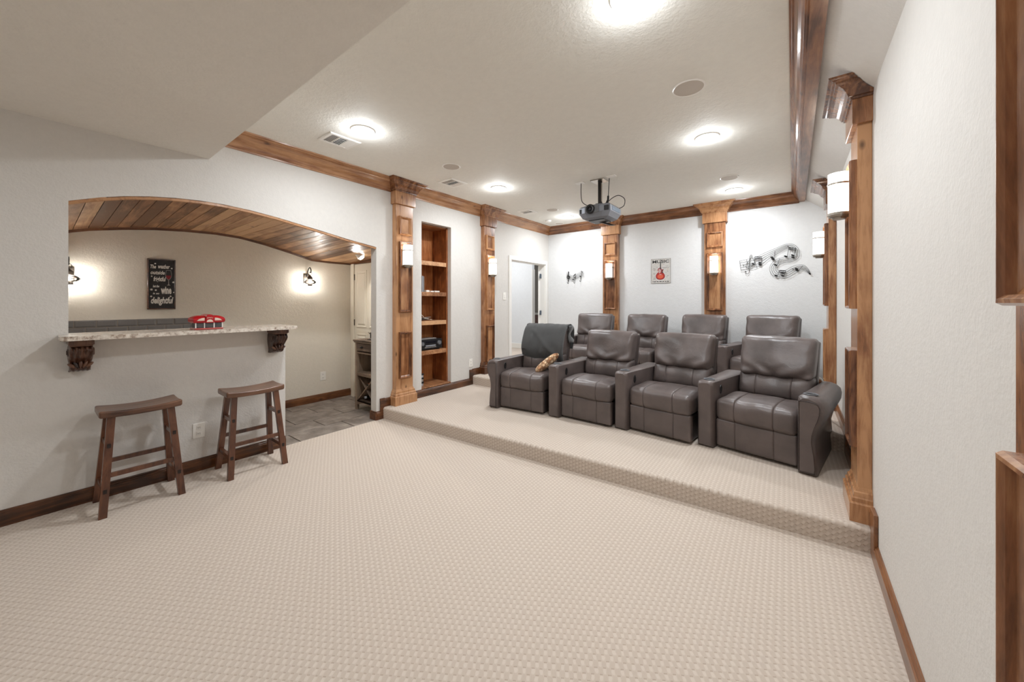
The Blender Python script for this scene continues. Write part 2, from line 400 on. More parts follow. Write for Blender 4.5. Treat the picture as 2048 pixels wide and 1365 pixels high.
# carpeted platforms, rounded nosing
def platform(name, y0, y1, zt, zb, mid=None):
    bm = B(); r = .022; back = YB if name != 'floor_riser' else YB
    rings = []
    for x, y in ((XL, y0), (XL+(XR-XL)*.36, mid[0] if mid else y0), (XL+(XR-XL)*.8, mid[1] if mid else y0), (XR, y1)):
        prof = [(y, zb), (y-.002, zt-r*1.5)]
        for k in range(6):
            a = math.pi-math.pi/2*k/5; prof.append((y+r+r*math.cos(a)*1.15, zt-r+r*math.sin(a)))
        prof += [(back, zt), (back, zb)]
        rings.append([(x, p[0], p[1]) for p in prof])
    loft(bm, rings); return struct(name, bm, 'carpet', smooth=True, auto=50)
platform('floor_riser', 2.372, 2.598, P1, 0, (2.442, 2.55))
platform('floor_riser.001', 3.80, 3.80, P2, P1-.01)
# bar room
bm = B(); box(bm, XB-.1, XB, -.55, YD+.1, 0, 2.2); struct('wall_bar_back', bm, 'wallbar')
bm = B(); box(bm, XB, XL-TW, YD, YD+.1, 0, 2.2); struct('wall_bar_far', bm, 'wallbar')
bm = B(); box(bm, XB, XL-TW, -.55, -.45, 0, 2.2); struct('wall_bar_near', bm, 'wallbar')
bm = B(); box(bm, XB, XL, -.45, YD, -.12, -.012); fb = struct('floor_bar', bm, 'caulk')
rnd = random.Random(5)
row = 0; x = XL-.004
while x > XB+.01:
    x0 = max(XB, x-.262); y = -.05-(row % 3)*.175
    while y < YD:
        a, b = max(y, -.4), min(y+.52, YD-.003)
        if b-a > .02 and b > .9:
            bm = B(); box(bm, x0+.002, x-.002, a+.002, b-.002, -.012, 0, .0015, 1); ob('tile', bm, 'tile', fb)
        y += .525
    x -= .266; row += 1
bm = B()
rings = []
for i in range(45):
    y = -.45+(YD+.45)*i/44
    rings.append([(XL-.02, y, interp(F, y)+.018), (XB, y, interp(BK, y)+.018), (XB, y, 2.3), (XL-.02, y, 2.3)])
loft(bm, rings); cv = struct('ceiling_vault', bm, 'peg')
y = -.45; pw = .0855
while y < YD-.01:
    y2 = min(y+pw-.004, YD); bm = B(); t = .014
    A = [(y, interp(F, y)), (y2, interp(F, y2)), (y2, interp(F, y2)+t), (y, interp(F, y)+t)]
    C = [(y, interp(BK, y)), (y2, interp(BK, y2)), (y2, interp(BK, y2)+t), (y, interp(BK, y)+t)]
    loft(bm, [[(XL-.003, *p) for p in A], [(XB+.002, *p) for p in C]])
    ob('plank', bm, 'plank', cv); y += pw
# vault edge mouldings
bm = B(); rings = []
for i in range(61):
    y = Y0A+(Y1A-Y0A)*i/60; z = interp(F, y)
    rings.append([(XL-.004, y, z), (XL-.004, y, z-.016), (XL-.014, y, z-.020), (XL-.020, y, z-.012), (XL-.026, y, z)])
loft(bm, rings); struct('trim_1', bm, 'alderx')
bm = B(); rings = []
for i in range(61):
    y = -.4+(YD+.4)*i/60; z = interp(BK, y)
    rings.append([(XB+.002, y, z+.002), (XB+.002, y, z-.022), (XB+.010, y, z-.020), (XB+.02, y, z-.006), (XB+.022, y, z+.002)])
loft(bm, rings); struct('trim_2', bm, 'basey')
bm = B(); box(bm, XB+.02, XL-TW, YD-.02, YD-.001, 1.80, 1.865); struct('trim_3', bm, 'basex')
# baseboards
def bprof(h, t): return [(0, 0), (t, 0), (t, h*.74), (t*.72, h*.78), (t*.72, h*.86), (t*.35, h*.92), (t*.3, h), (0, h)]
def brun(bm, side, a, b, z, h=.092, t=.017, at=None):
    P = bprof(h, t)
    if side in ('left', 'right', 'bar'):
        x = {'left': XL, 'right': XR, 'bar': XB}[side]; s = -1 if side == 'right' else 1
        prism(bm, [(x+s*(d+.0004), z+v) for d, v in P], 'y', a, b)
    else:
        y = at if at is not None else YB
        prism(bm, [(y-(d+.0004), z+v) for d, v in P], 'x', a, b)
bm = B(); brun(bm, 'left', YF, YH, 0); brun(bm, 'left', Y1A, 2.345, 0); box(bm, XL+.0004, XL+.017, 2.335, 2.392, 0, P1+.10, .003)
brun(bm, 'left', 2.38, 3.75, P1); box(bm, XL+.0004, XL+.017, 3.74, 3.81, P1, P2+.085, .003); brun(bm, 'left', 3.80, 4.635, P2)
box(bm, XL-TW-.003, XL+.017, Y1A-.017, Y1A-.0004, 0, .078, .004)
box(bm, XL-TW-.002, XL+.013, Y1A-.012, Y1A-.0004, .078, .092, .003)
struct('baseboard_left', bm, 'basey')
bm = B(); brun(bm, 'right', YF, .65, 0); brun(bm, 'right', .97, 2.545, 0); box(bm, XR-.017, XR-.0004, 2.50, 2.60, 0, P1+.115, .003)
brun(bm, 'right', 2.59, 3.75, P1); box(bm, XR-.017, XR-.0004, 3.72, 3.81, P1, P2+.1, .003); brun(bm, 'right', 3.80, YB, P2)
struct('baseboard_right', bm, 'basey')
bm = B(); brun(bm, 'back', XL, XR, P2); struct('baseboard_back', bm, 'basex')
bm = B(); brun(bm, 'bar', -.4, YD, 0); struct('baseboard_bar', bm, 'basey')
# crown mouldings
CP = [(0, -.13), (.010, -.13), (.012, -.118), (.020, -.114), (.024, -.104), (.030, -.085), (.044, -.062), (.064, -.045), (.080, -.036), (.088, -.030), (.088, -.022), (.098, -.020), (.106, -.012), (.118, -.010), (.120, 0), (0, 0)]
bm = B(); prism(bm, [(XL+d, ZC+z) for d, z in CP], 'y', YS, YB)
struct('trim_4', bm, 'aldery')
bm = B(); prism(bm, [(YB-d, ZC+z) for d, z in CP], 'x', XL, .06); struct('trim_5', bm, 'alderx')
RP = [(-.015, 2.65), (-.015, 2.640), (-.007, 2.638), (-.004, 2.630), (.004, 2.628), (.006, 2.618), (.010, 2.600), (.018, 2.584), (.030, 2.572), (.040, 2.566), (.041, 2.558), (.048, 2.556), (.049, 2.548), (.057, 2.547), (.058, 2.535), (.118, 2.535), (.118, 2.65)]
bm = B(); prism(bm, RP, 'y', YS, YB); struct('trim_6', bm, 'aldery')
# doorway to the hall
bm = B()
for a, b, c, d in ((4.637, 4.700, P2, 1.9645), (5.722, 5.785, P2, 1.9645), (4.637, 5.785, 1.965, 2.03)):
    box(bm, XL+.0004, XL+.016, a, b, c, d, .003)
box(bm, XL-TW-.001, XL+.0003, 4.7005, 4.712, P2, 1.952); box(bm, XL-TW-.001, XL+.0003, 5.71, 5.7215, P2, 1.952); box(bm, XL-TW-.001, XL+.0003, 4.7005, 5.7215, 1.953, 1.9645)
struct('trim_7', bm, 'white')
d1 = struct('door_1', box(B(), 0, .68, -.018, .018, P2+.01, 1.95, .003), 'white')
d1.location = (XL-TW-.012, 5.70, 0); d1.rotation_euler = (0, 0, math.atan2(.835, -.55))
for z in (.42, 1.09, 1.761):
    bm = B(); box(bm, -.001, .016, .004, .042, z-.04, z+.04, .002); bm.transform(Matrix.Translation((XL-.085, 5.668, 0)))
    h = ob('hinge', bm, 'steel'); h.parent = d1; h.matrix_parent_inverse = Matrix.Identity(4)
    h.data.transform(( Matrix.Translation(d1.location) @ Matrix.Rotation(d1.rotation_euler.z, 4, 'Z')).inverted())
bm = B(); box(bm, -6.4, XL-TW, 3.9, 8.3, P2-.1, P2); struct('floor_hall', bm, 'carpet')
bm = B(); box(bm, -6.4, XL-TW, 3.9, 8.3, 2.7, 2.8); struct('ceiling_hall', bm, 'hallwall')
bm = B(); box(bm, -6.4, -4.53, 6.68, 6.76, P2, 2.7); hw = struct('wall_hall_far', bm, 'hallwall')
bm = B(); box(bm, -6.4, XL-TW, 8.0, 8.1, P2, 2.7); hb = struct('wall_hall_end', bm, 'hallgrey')
bm = B(); box(bm, -6.5, -6.4, 3.8, 8.3, P2, 2.7); struct('wall_hall_side', bm, 'hallwall')
bm = B(); box(bm, -6.4, XL-TW, 3.8, 3.9, P2, 2.7); struct('wall_hall_near', bm, 'hallwall')
bm = B(); box(bm, XL-TW-.0, XL-.0, YB+.1, 8.3, P2, 2.7); struct('wall_hall_right', bm, 'hallwall')
bm = B(); box(bm, -6.4, -4.515, 6.662, 6.68, P2, P2+.11, .004); box(bm, -4.53, -4.515, 6.66, 6.76, P2, 2.0); struct('baseboard_hall', bm, 'white')
# brick hearth seen through the gap
t = thing('brick_fireplace', 'low brick fireplace with white mantel glimpsed through the hall doorway', 'fireplace', (-5.6, 7.66, P2))
box_ = B(); box(box_, -.3, 1.2, .02, .3, 0, .72); ob('hearth_body', box_, 'caulk', t)
box_ = B(); box(box_, -.34, 1.24, -.04, .3, .72, .76, .004); ob('mantel', box_, 'white', t)
for r in range(8):
    for k in range(-1, 8):
        a = -.3+k*.2+(r % 2)*.1; b = a+.19; a = max(a, -.3); b = min(b, 1.2)
        if b-a > .03:
            bm = B(); box(bm, a, b, 0, .03, .005+r*.089, .083+r*.089, .003, 1); ob('brick', bm, 'brick', t)
bm = B(); box(bm, -4.62-.16, -4.62+.05, 7.83, 7.995, 1.02, 1.17, .004); box(bm, -4.60-.10, -4.60, 7.82, 7.83, 1.05, 1.13, .002)
tag(ob('mantel_box', bm, 'cream'), 'small cream box on the white mantel beyond the doorway', 'box')
# cream door of the bar room
d2 = struct('door_2', box(B(), -4.715, -4.05, YD-.03, YD-.012, .01, 1.79, .002), 'cream')
for xa, xb in ((-4.66, -4.42), (-4.36, -4.10)):
    for za, zb in ((.12, .86), (.95, 1.70)):
        bm = B(); rr = []
        for ins, dy in ((0, 0), (.0, .006), (.012, .006), (.02, .001), (.032, .001), (.045, .008), (.06, .008)):
            rr.append([(xa+ins, YD-.03-dy, za+ins), (xb-ins, YD-.03-dy, za+ins), (xb-ins, YD-.03-dy, zb-ins), (xa+ins, YD-.03-dy, zb-ins)])
        loft(bm, rr); ob('door_panel', bm, 'cream', d2)
for z in (1.01, 1.62):
    bm = B(); box(bm, -4.722, -4.708, YD-.038, YD-.028, z-.04, z+.04, .001); ob('hinge', bm, 'bronze', d2)
bm = B()
for a, b, c, d in ((-4.79, -4.722, 0, 1.80), (-4.043, -3.975, 0, 1.80)): box(bm, a, b, YD-.04, YD-.0005, c, d, .003)
struct('trim_8', bm, 'cream')
light('hall_light', 'AREA', (-5.0, 5.6, 2.68), HALL_W, (1, .98, .96), .6)
light('hall_fill_far', 'AREA', (-4.2, 7.3, 2.68), HALL_W*.3, (1, .98, .96), .3)  # unseen lamp added to brighten the far end of the hall
# ================================================================ PILASTERS
LEFT, BACK, RIGHT = -math.pi/2, math.pi, math.pi/2       # local +y points into the room
def pilaster(label, x, y, rz, z0, zb0, zb1, zc, panels, W, D=.07, mat='alder'):
    t = thing('pilaster', label, 'pilaster', (x, y, z0), rz, 'stained wood wall pilasters')
    g = .0006
    ob('shaft', box(B(), -W/2, W/2, g, D, .10, zb0-z0+.01, .002, 1), mat, t)
    def wrap(bm, prof):
        loft(bm, [[(-W/2-d, g, z-z0), (-W/2-d, D+d, z-z0), (W/2+d, D+d, z-z0), (W/2+d, g, z-z0)] for d, z in prof]); return bm
    ob('plinth', wrap(B(), [(.034, z0), (.034, z0+.095), (.028, z0+.102), (.024, z0+.103), (.024, z0+.122), (.018, z0+.128), (.014, z0+.15), (.008, z0+.155), (.001, z0+.175)]), mat, t)
    ob('capital_block', wrap(B(), [(.0005, zb0-.0), (.020, zb0), (.022, zb0+.006), (.022, zb1)]), mat, t)
    h = zc-zb1
    pr = [(.022, -.0), (.030, .0), (.032, .1), (.040, .13), (.043, .2), (.050, .36), (.062, .52), (.082, .66), (.094, .72), (.096, .80), (.106, .82), (.112, .9), (.124, .92), (.126, 1.0)]
    bm = wrap(B(), [(.022+(d-.022)*.98, zb1+v*h) for d, v in pr])
    if x == XR and zc > 2.4:       # scribed to the sloping ceiling
        bmesh.ops.recalc_face_normals(bm, faces=bm.faces[:]); sl = (2.56-2.383)/.215
        r_ = bmesh.ops.bisect_plane(bm, geom=bm.verts[:]+bm.edges[:]+bm.faces[:], plane_co=(0, 0, 2.380-z0), plane_no=(0, -sl, 1), clear_outer=True)
        bmesh.ops.holes_fill(bm, edges=[e for e in bm.edges if e.is_boundary])
    ob('capital_crown', bm, mat, t)
    for a, b in panels:
        bm = B(); rr = []; X = W/2-.032
        for ins, dy in ((0, 0), (0, .022), (.004, .030), (.010, .031), (.016, .024), (.018, .014), (.027, .010), (.030, .004)):
            rr.append([(-X+ins, D+dy-.0005, a-z0+ins), (X-ins, D+dy-.0005, a-z0+ins), (X-ins, D+dy-.0005, b-z0-ins), (-X+ins, D+dy-.0005, b-z0-ins)])
        loft(bm, rr, cap=False); ob('panel_moulding', bm, mat, t)
        ob('panel', box(B(), -X+.029, X-.029, D-.001, D+.004, a-z0+.029, b-z0-.029), mat, t)
    return t
PL = [(.42, .945), (1.165, 1.965), (2.045, 2.255)]
pilaster('wood pilaster on the left wall, nearest the bar opening', XL, 2.612, LEFT, P1, 2.385, 2.525, ZC-.001, PL, .23)
pilaster('wood pilaster on the left wall between the shelf niche and the doorway', XL, 4.098, LEFT, P2, 2.385, 2.525, ZC-.001, PL, .23)
pilaster('wood pilaster on the back wall, left of the guitar sign', -2.375, YB, BACK, P2, 2.385, 2.525, ZC-.001, PL, .26)
pilaster('wood pilaster on the back wall, between guitar sign and music staff art', -.863, YB, BACK, P2, 2.385, 2.525, ZC-.001, PL, .26)
PR = [(.50, 1.02), (1.245, 2.05), (2.11, 2.19)]
pilaster('tall wood pilaster on the right wall where the platform begins', XR, 2.805, RIGHT, P1, 2.225, 2.355, 2.455, PR[:2], .27, .058)
pilaster('wood pilaster far along the right wall behind the recliners', XR, 4.805, RIGHT, P2, 2.225, 2.355, 2.455, PR[:2], .27, .058)
pilaster('wood pilaster at the right edge, closest to the viewer', XR, .806, RIGHT, 0, 2.20, 2.30, 2.385, [(.30, 1.052), (1.275, 2.05)], .27, .052)
# ================================================================ CEILING FITTINGS
def can_light(x, y, z, label, f=1.0):
    t = thing('ceiling_light', label, 'ceiling light', (x, y, z), 0, 'recessed ceiling lights')
    ob('trim_ring', lathe(B(), [(.066, -.0006), (.066, -.004), (.072, -.009), (.088, -.009), (.094, -.0006)], n=40), 'white', t, smooth=True, auto=40)
    ob('lens', lathe(B(), [(0, -.004), (.040, -.004), (.066, -.003), (.066, -.0006), (0, -.0006)], n=32), 'glow', t)
    light('can_lamp', 'AREA', (x, y, z-.018), CAN_W*f*.86, CAN_COL, .13, spread=172)
    light('can_glow', 'POINT', (x, y, z-.06), CAN_W*f*.22, CAN_COL, .05)
CL = [(-2.72, 1.615, 'recessed light beside the nearest vent, front left'), (-.578, 1.635, 'recessed light cut by the top edge of the view'),
      (-2.80, 3.41, 'recessed light between the middle vent and the projector'), (-.566, 3.41, 'recessed light over the front right recliners'),
      (-2.86, 5.22, 'recessed light in the far left, near the corner'), (-.569, 5.20, 'recessed light in the far right, near the back wall')]
for x, y, l in CL: can_light(x, y, ZC, l)
for x, y, l in ((-2.6, -1.2, 'added unseen fill light in the low soffit behind the viewer, left'), (-.7, -1.2, 'added unseen fill light in the low soffit behind the viewer, right')): can_light(x, y, ZS, l, .3)  # unseen soffit cans added as weak fill from behind the camera
def speaker(x, y, label, r=.095):
    t = thing('ceiling_speaker', label, 'speaker', (x, y, ZC), 0, 'round ceiling speakers')
    ob('rim', lathe(B(), [(r-.012, -.0006), (r-.012, -.004), (r-.006, -.007), (r, -.0006)], n=40), 'plate', t, smooth=True, auto=40)
    ob('grille', lathe(B(), [(0, -.0045), (r-.012, -.0035), (r-.012, -.0006), (0, -.0006)], n=40), 'sparkle', t)
speaker(-.531, 2.558, 'large round speaker on the open ceiling above the front right', .10)
speaker(-2.741, 2.59, 'round speaker beside the middle vent on the left', .092)
speaker(-.558, 4.66, 'round speaker at the far right, before the last light', .092)
speaker(-2.836, 4.70, 'round speaker beside the farthest vent', .092)
speaker(-3.22, 5.58, 'round speaker tucked in the far left corner', .08)
t = thing('smoke_detector', 'small white smoke detector near the far left corner', 'smoke detector', (-3.26, 5.28, ZC))
ob('detector_body', lathe(B(), [(0, -.03), (.035, -.03), (.05, -.022), (.055, -.0006), (0, -.0006)], n=32), 'plate', t, smooth=True, auto=40)
ob('detector_button', lathe(B(), [(0, -.033), (.012, -.033), (.013, -.029), (0, -.029)], n=16), 'white', t)
def vent(x0, x1, y0, y1, label):
    t = thing('ceiling_vent', label, 'air vent', ((x0+x1)/2, (y0+y1)/2, ZC), 0, 'white ceiling air vents')
    a, b = (x1-x0)/2, (y1-y0)/2
    bm = B(); loft(bm, [[(-a+i, -b+i, z), (a-i, -b+i, z), (a-i, b-i, z), (-a+i, b-i, z)] for i, z in ((0, -.0006), (0, -.004), (.008, -.009), (.028, -.009), (.028, -.002))], cap=False)
    ob('frame', bm, 'plate', t)
    ob('duct', box(B(), -a+.027, a-.027, -b+.027, b-.027, -.0015, -.0006), 'grey', t)
    L = 2*(b-.028)
    for k in (1, 2): ob('divider', box(B(), -a+.028, a-.028, -b+.028+L*k/3-.003, -b+.028+L*k/3+.003, -.009, -.002), 'plate', t)
    for k in range(3):
        ya = -b+.028+L*k/3+.003; yb = ya+L/3-.006
        for j in range(6):
            if k == 0:
                c = ya+(yb-ya)*(j+.5)/6; bm = B(); prism(bm, [(c-.005, -.008), (c-.003, -.009), (c+.005, -.003), (c+.003, -.002)], 'x', -a+.028, a-.028)
            elif k == 1:
                w_ = 2*(a-.028); c = -a+.028+w_*(j+.5)/6; bm = B(); prism(bm, [(c-.005, -.003), (c-.003, -.002), (c+.005, -.008), (c+.003, -.009)], 'y', ya, yb)
            else:
                c = ya+(yb-ya)*(j+.5)/6; bm = B(); prism(bm, [(c-.008, -.003), (c-.007, -.002), (c+.008, -.008), (c+.007, -.009)], 'x', -a+.028, a-.028)
            ob('slat', bm, 'plate', t)
vent(-3.165, -2.945, 1.47, 1.735, 'white vent nearest the soffit, beside the front left light')
vent(-3.215, -2.98, 2.82, 3.075, 'white vent in the middle, above the shelf niche')
vent(-3.305, -3.08, 4.46, 4.71, 'white vent farthest away, near the corner')
# projector
t = thing('projector', 'grey ceiling-hung projector with round lens above the recliners', 'projector', (-1.725, 3.9, ZC))
bm = B(); rr = []
for hx, y0, y1, z in ((.11, -.10, .10, -.458), (.15, -.13, .125, -.438), (.182, -.150, .148, -.385), (.182, -.150, .148, -.325), (.165, -.135, .14, -.305), (.10, -.12, .12, -.298)):
    rr.append([(-hx, y0, z), (-hx*.55, y0-.02, z), (hx*.55, y0-.02, z), (hx, y0, z), (hx, y1, z), (-hx, y1, z)])
loft(bm, rr); ob('case', bm, plain('projector_grey', lin(128, 132, 140), .4, .3), t)
ob('front_panel', prism(B(), [(-.10, -.39), (.06, -.39), (.06, -.315), (-.10, -.315)], 'y', -.18, -.145), 'grey', t)
ob('front_grille', box(B(), .115, .168, -.166, -.15, -.382, -.33, .002), 'black', t)
ob('front_grille', box(B(), -.175, -.150, -.160, -.15, -.382, -.335, .002), 'black', t)
ob('side_panel', box(B(), .178, .1845, -.10, .12, -.375, -.332, .002), 'steel', t)
ob('underside', box(B(), -.09, .09, -.11, .09, -.466, -.454, .003), 'black', t)
bm = lathe(B(), [(0, -.002), (.026, -.002), (.030, .010), (.044, .014), (.046, .006), (.052, .004), (.052, -.012), (0, -.012)], n=32); bm.transform(Matrix.Translation((-.035, -.186, -.352)) @ Matrix.Rotation(math.pi/2, 4, 'X'))
ln = ob('lens', bm, 'black', t, smooth=True, auto=30)
bm = lathe(B(), [(0, .006), (.015, .004), (.022, 0), (0, 0)], n=24); bm.transform(Matrix.Translation((-.035, -.1875, -.352)) @ Matrix.Rotation(math.pi/2, 4, 'X'))
ob('lens_glass', bm, plain('lens_glass', (.02, .02, .03), .05), ln, smooth=True)
ob('pole', box(B(), -.018, .018, -.018, .018, -.30, -.01, .002), 'dark', t)
ob('pole_track', box(B(), .010, .0195, -.012, .012, -.24, -.03, .001), 'nickel', t)
ob('ceiling_plate', box(B(), -.09, .07, -.075, .075, -.010, -.0006, .004), 'nickel', t)
bm = B(); 
for sx, sy in ((-1, -1), (1, -1), (1, 1), (-1, 1)): bar(bm, (0, 0, -.275), (sx*.10, sy*.08, -.30), .02, .014)
box(bm, -.04, .04, -.04, .04, -.30, -.262, .004); ob('bracket', bm, 'black', t)
ob('strap', bar(B(), (-.01, .02, -.46), (.11, .10, -.50), .05, .05), 'dark', t)
for lx, ly, lab, path in ((-1.943, 3.838, 'black cable looping from a white ceiling plate left of the projector', [(-1.93, 3.84, ZC-.01), (-1.93, 3.84, ZC-.14), (-1.92, 3.85, ZC-.22), (-1.86, 3.86, ZC-.270), (-1.79, 3.88, ZC-.289)]),
                     (-1.568, 3.829, 'black cable hanging from a white ceiling plate right of the projector', [(-1.60, 3.86, ZC-.01), (-1.61, 3.87, ZC-.10), (-1.645, 3.93, ZC-.20), (-1.68, 3.95, ZC-.26), (-1.62, 3.98, ZC-.20), (-1.55, 4.0, ZC-.175), (-1.49, 4.02, ZC-.22), (-1.50, 4.03, ZC-.29), (-1.56, 4.02, ZC-.32)])):
    r = thing('ceiling_outlet', lab.replace('black cable looping from a white ceiling plate', 'white ceiling outlet plate').replace('black cable hanging from a white ceiling plate', 'white ceiling outlet plate'), 'outlet', (lx, ly, ZC), 0)
    ob('plate', box(B(), -.05, .05, -.035, .035, -.006, -.0006, .002), 'plate', r)
    ob('socket', box(B(), -.03, .03, -.015, .015, -.009, -.005, .002), 'white', r)
    tag(ob('power_cable', tube(B(), catmull(path, 8), .0042), 'black', smooth=True), lab, 'cable')
bm = B(); tube(bm, catmull([(-1.63, 3.90, ZC-.19), (-1.645, 3.93, ZC-.23), (-1.66, 3.94, ZC-.27)], 4), .011); tag(ob('cable_adapter', bm, 'black', smooth=True), 'black cable adapter bundled beside the projector pole', 'adapter')
# ================================================================ WALL SCONCES
def sconce(label, x, y, rz, z, D):
    """z = middle of the shade; D = distance of the wood face from the wall"""
    t = thing('wall_sconce', label, 'wall lamp', (x, y, z), rz, 'cylinder wall sconces on the pilasters')
    c = (0, D+.062, 0)
    ob('backplate', box(B(), -.042, .042, D+.004, D+.016, -.125, .075, .003), 'nickel', t)
    sh = ob('shade', lathe(B(), [(.0, -.113), (.050, -.113), (.0505, -.02), (.0505, .1175), (.046, .1175), (.046, -.10), (0, -.10)], c, 36), 'opal', t, smooth=True, auto=40)
    ob('band', lathe(B(), [(.0505, .052), (.0535, .052), (.0535, .062), (.0505, .062)], c, 36), 'nickel', t, smooth=True, auto=40)
    ob('base_cup', lathe(B(), [(0, -.142), (.030, -.142), (.034, -.132), (.046, -.130), (.050, -.120), (.0535, -.120), (.0535, -.106), (.0505, -.106), (0, -.1135)], c, 36), 'nickel', t, smooth=True, auto=35)
    ob('arm', tube(B(), [(.0, D+.008, -.124), (.0, D+.05, -.124)], .006), 'nickel', t); ob('arm', tube(B(), [(0, D+.008, .057), (0, D+.02, .057)], .004), 'nickel', t)
    v = Matrix.Rotation(rz, 4, 'Z') @ Vector((0, D+.062, 0))
sconce('cylinder sconce on the left pilaster by the bar opening', XL, 2.612, LEFT, 1.81, .07)
sconce('cylinder sconce on the left pilaster near the doorway', XL, 4.098, LEFT, 1.79, .07)
sconce('cylinder sconce on the back wall left of the guitar sign', -2.375, YB, BACK, 1.79, .07)
sconce('cylinder sconce on the back wall right of the guitar sign', -.863, YB, BACK, 1.795, .07)
sconce('largest cylinder sconce, on the near right pilaster', XR, 2.805, RIGHT, 1.895, .058)
sconce('cylinder sconce on the far right pilaster, beside the music staff art', XR, 4.805, RIGHT, 1.865, .058)
def lantern(label, y, z):
    t = thing('lantern_sconce', label, 'wall lamp', (XB, y, z), LEFT, 'bronze lantern sconces in the bar')
    ob('backplate', box(B(), -.035, .035, .0006, .016, -.04, .075, .003), 'bronze', t)
    ob('hook', tube(B(), catmull([(0, .016, .045), (0, .035, .10), (0, .062, .145), (0, .10, .155), (0, .125, .125), (0, .118, .095), (0, .10, .098)], 6), .006), 'dark', t, smooth=True)
    ob('ring', tube(B(), [(math.sin(a)*.020, .10, .082+math.cos(a)*.020) for a in [2*math.pi*k/16 for k in range(17)]], .0022, 6), 'dark', t)
    c = (0, .10, 0)
    ob('cap', lathe(B(), [(0, .068), (.030, .036), (.030, .010), (.027, .010), (.027, .034), (0, .04)], c, 4), 'bronze', t)
    ob('globe', lathe(B(), [(.024, .010), (.052, .0), (.066, -.018), (.066, -.030), (.050, -.045), (.026, -.052)], c, 28), 'glass', t, smooth=True)
    ob('bulb', lathe(B(), [(0, -.006), (.008, -.009), (.012, -.019), (.008, -.030), (0, -.033)], c, 16), 'bulb', t, smooth=True)
    ob('cage_wire', lathe(B(), [(.067, -.022), (.0695, -.022), (.0695, -.025), (.067, -.025)], c, 28), 'dark', t)
    ob('foot', lathe(B(), [(0, -.072), (.028, -.072), (.028, -.050), (0, -.050)], c, 4), 'bronze', t)
    light('lantern_lamp', 'POINT', (XB+.10, y, z-.02), 6.5, (1, .96, .90), .02)
lantern('bronze lantern sconce on the bar wall near the cream door', 2.13, 1.555)
lantern('bronze lantern sconce half hidden at the left end of the bar opening', .205, 1.50)
t = thing('spotlight', 'small round white spotlight under the plank vault by the cream door', 'spotlight', (-4.16, 2.42, 1.855))
ob('canopy', lathe(B(), [(0, -.018), (.03, -.018), (.042, -.012), (.044, .0), (0, 0)], n=24), 'plate', t, smooth=True, auto=40)
bm = lathe(B(), [(0, -.05), (.036, -.05), (.042, -.045), (.042, -.01), (.02, 0), (0, 0)], n=24); bm.transform(Matrix.Rotation(math.radians(-42), 4, 'Y')@Matrix.Rotation(math.radians(20), 4, 'X')); ob('lamp_head', bm, 'plate', t, smooth=True, auto=40)
bm = lathe(B(), [(0, -.053), (.034, -.053), (.034, -.049), (0, -.049)], n=24); bm.transform(Matrix.Rotation(math.radians(-42), 4, 'Y')@Matrix.Rotation(math.radians(20), 4, 'X')); ob('lamp_lens', bm, 'glow', t)
light('spot_lamp', 'AREA', (-4.20, 2.395, 1.785), 5.5, (1, .97, .92), .06, rot=(math.radians(-12), math.radians(-30), 0), spread=160)
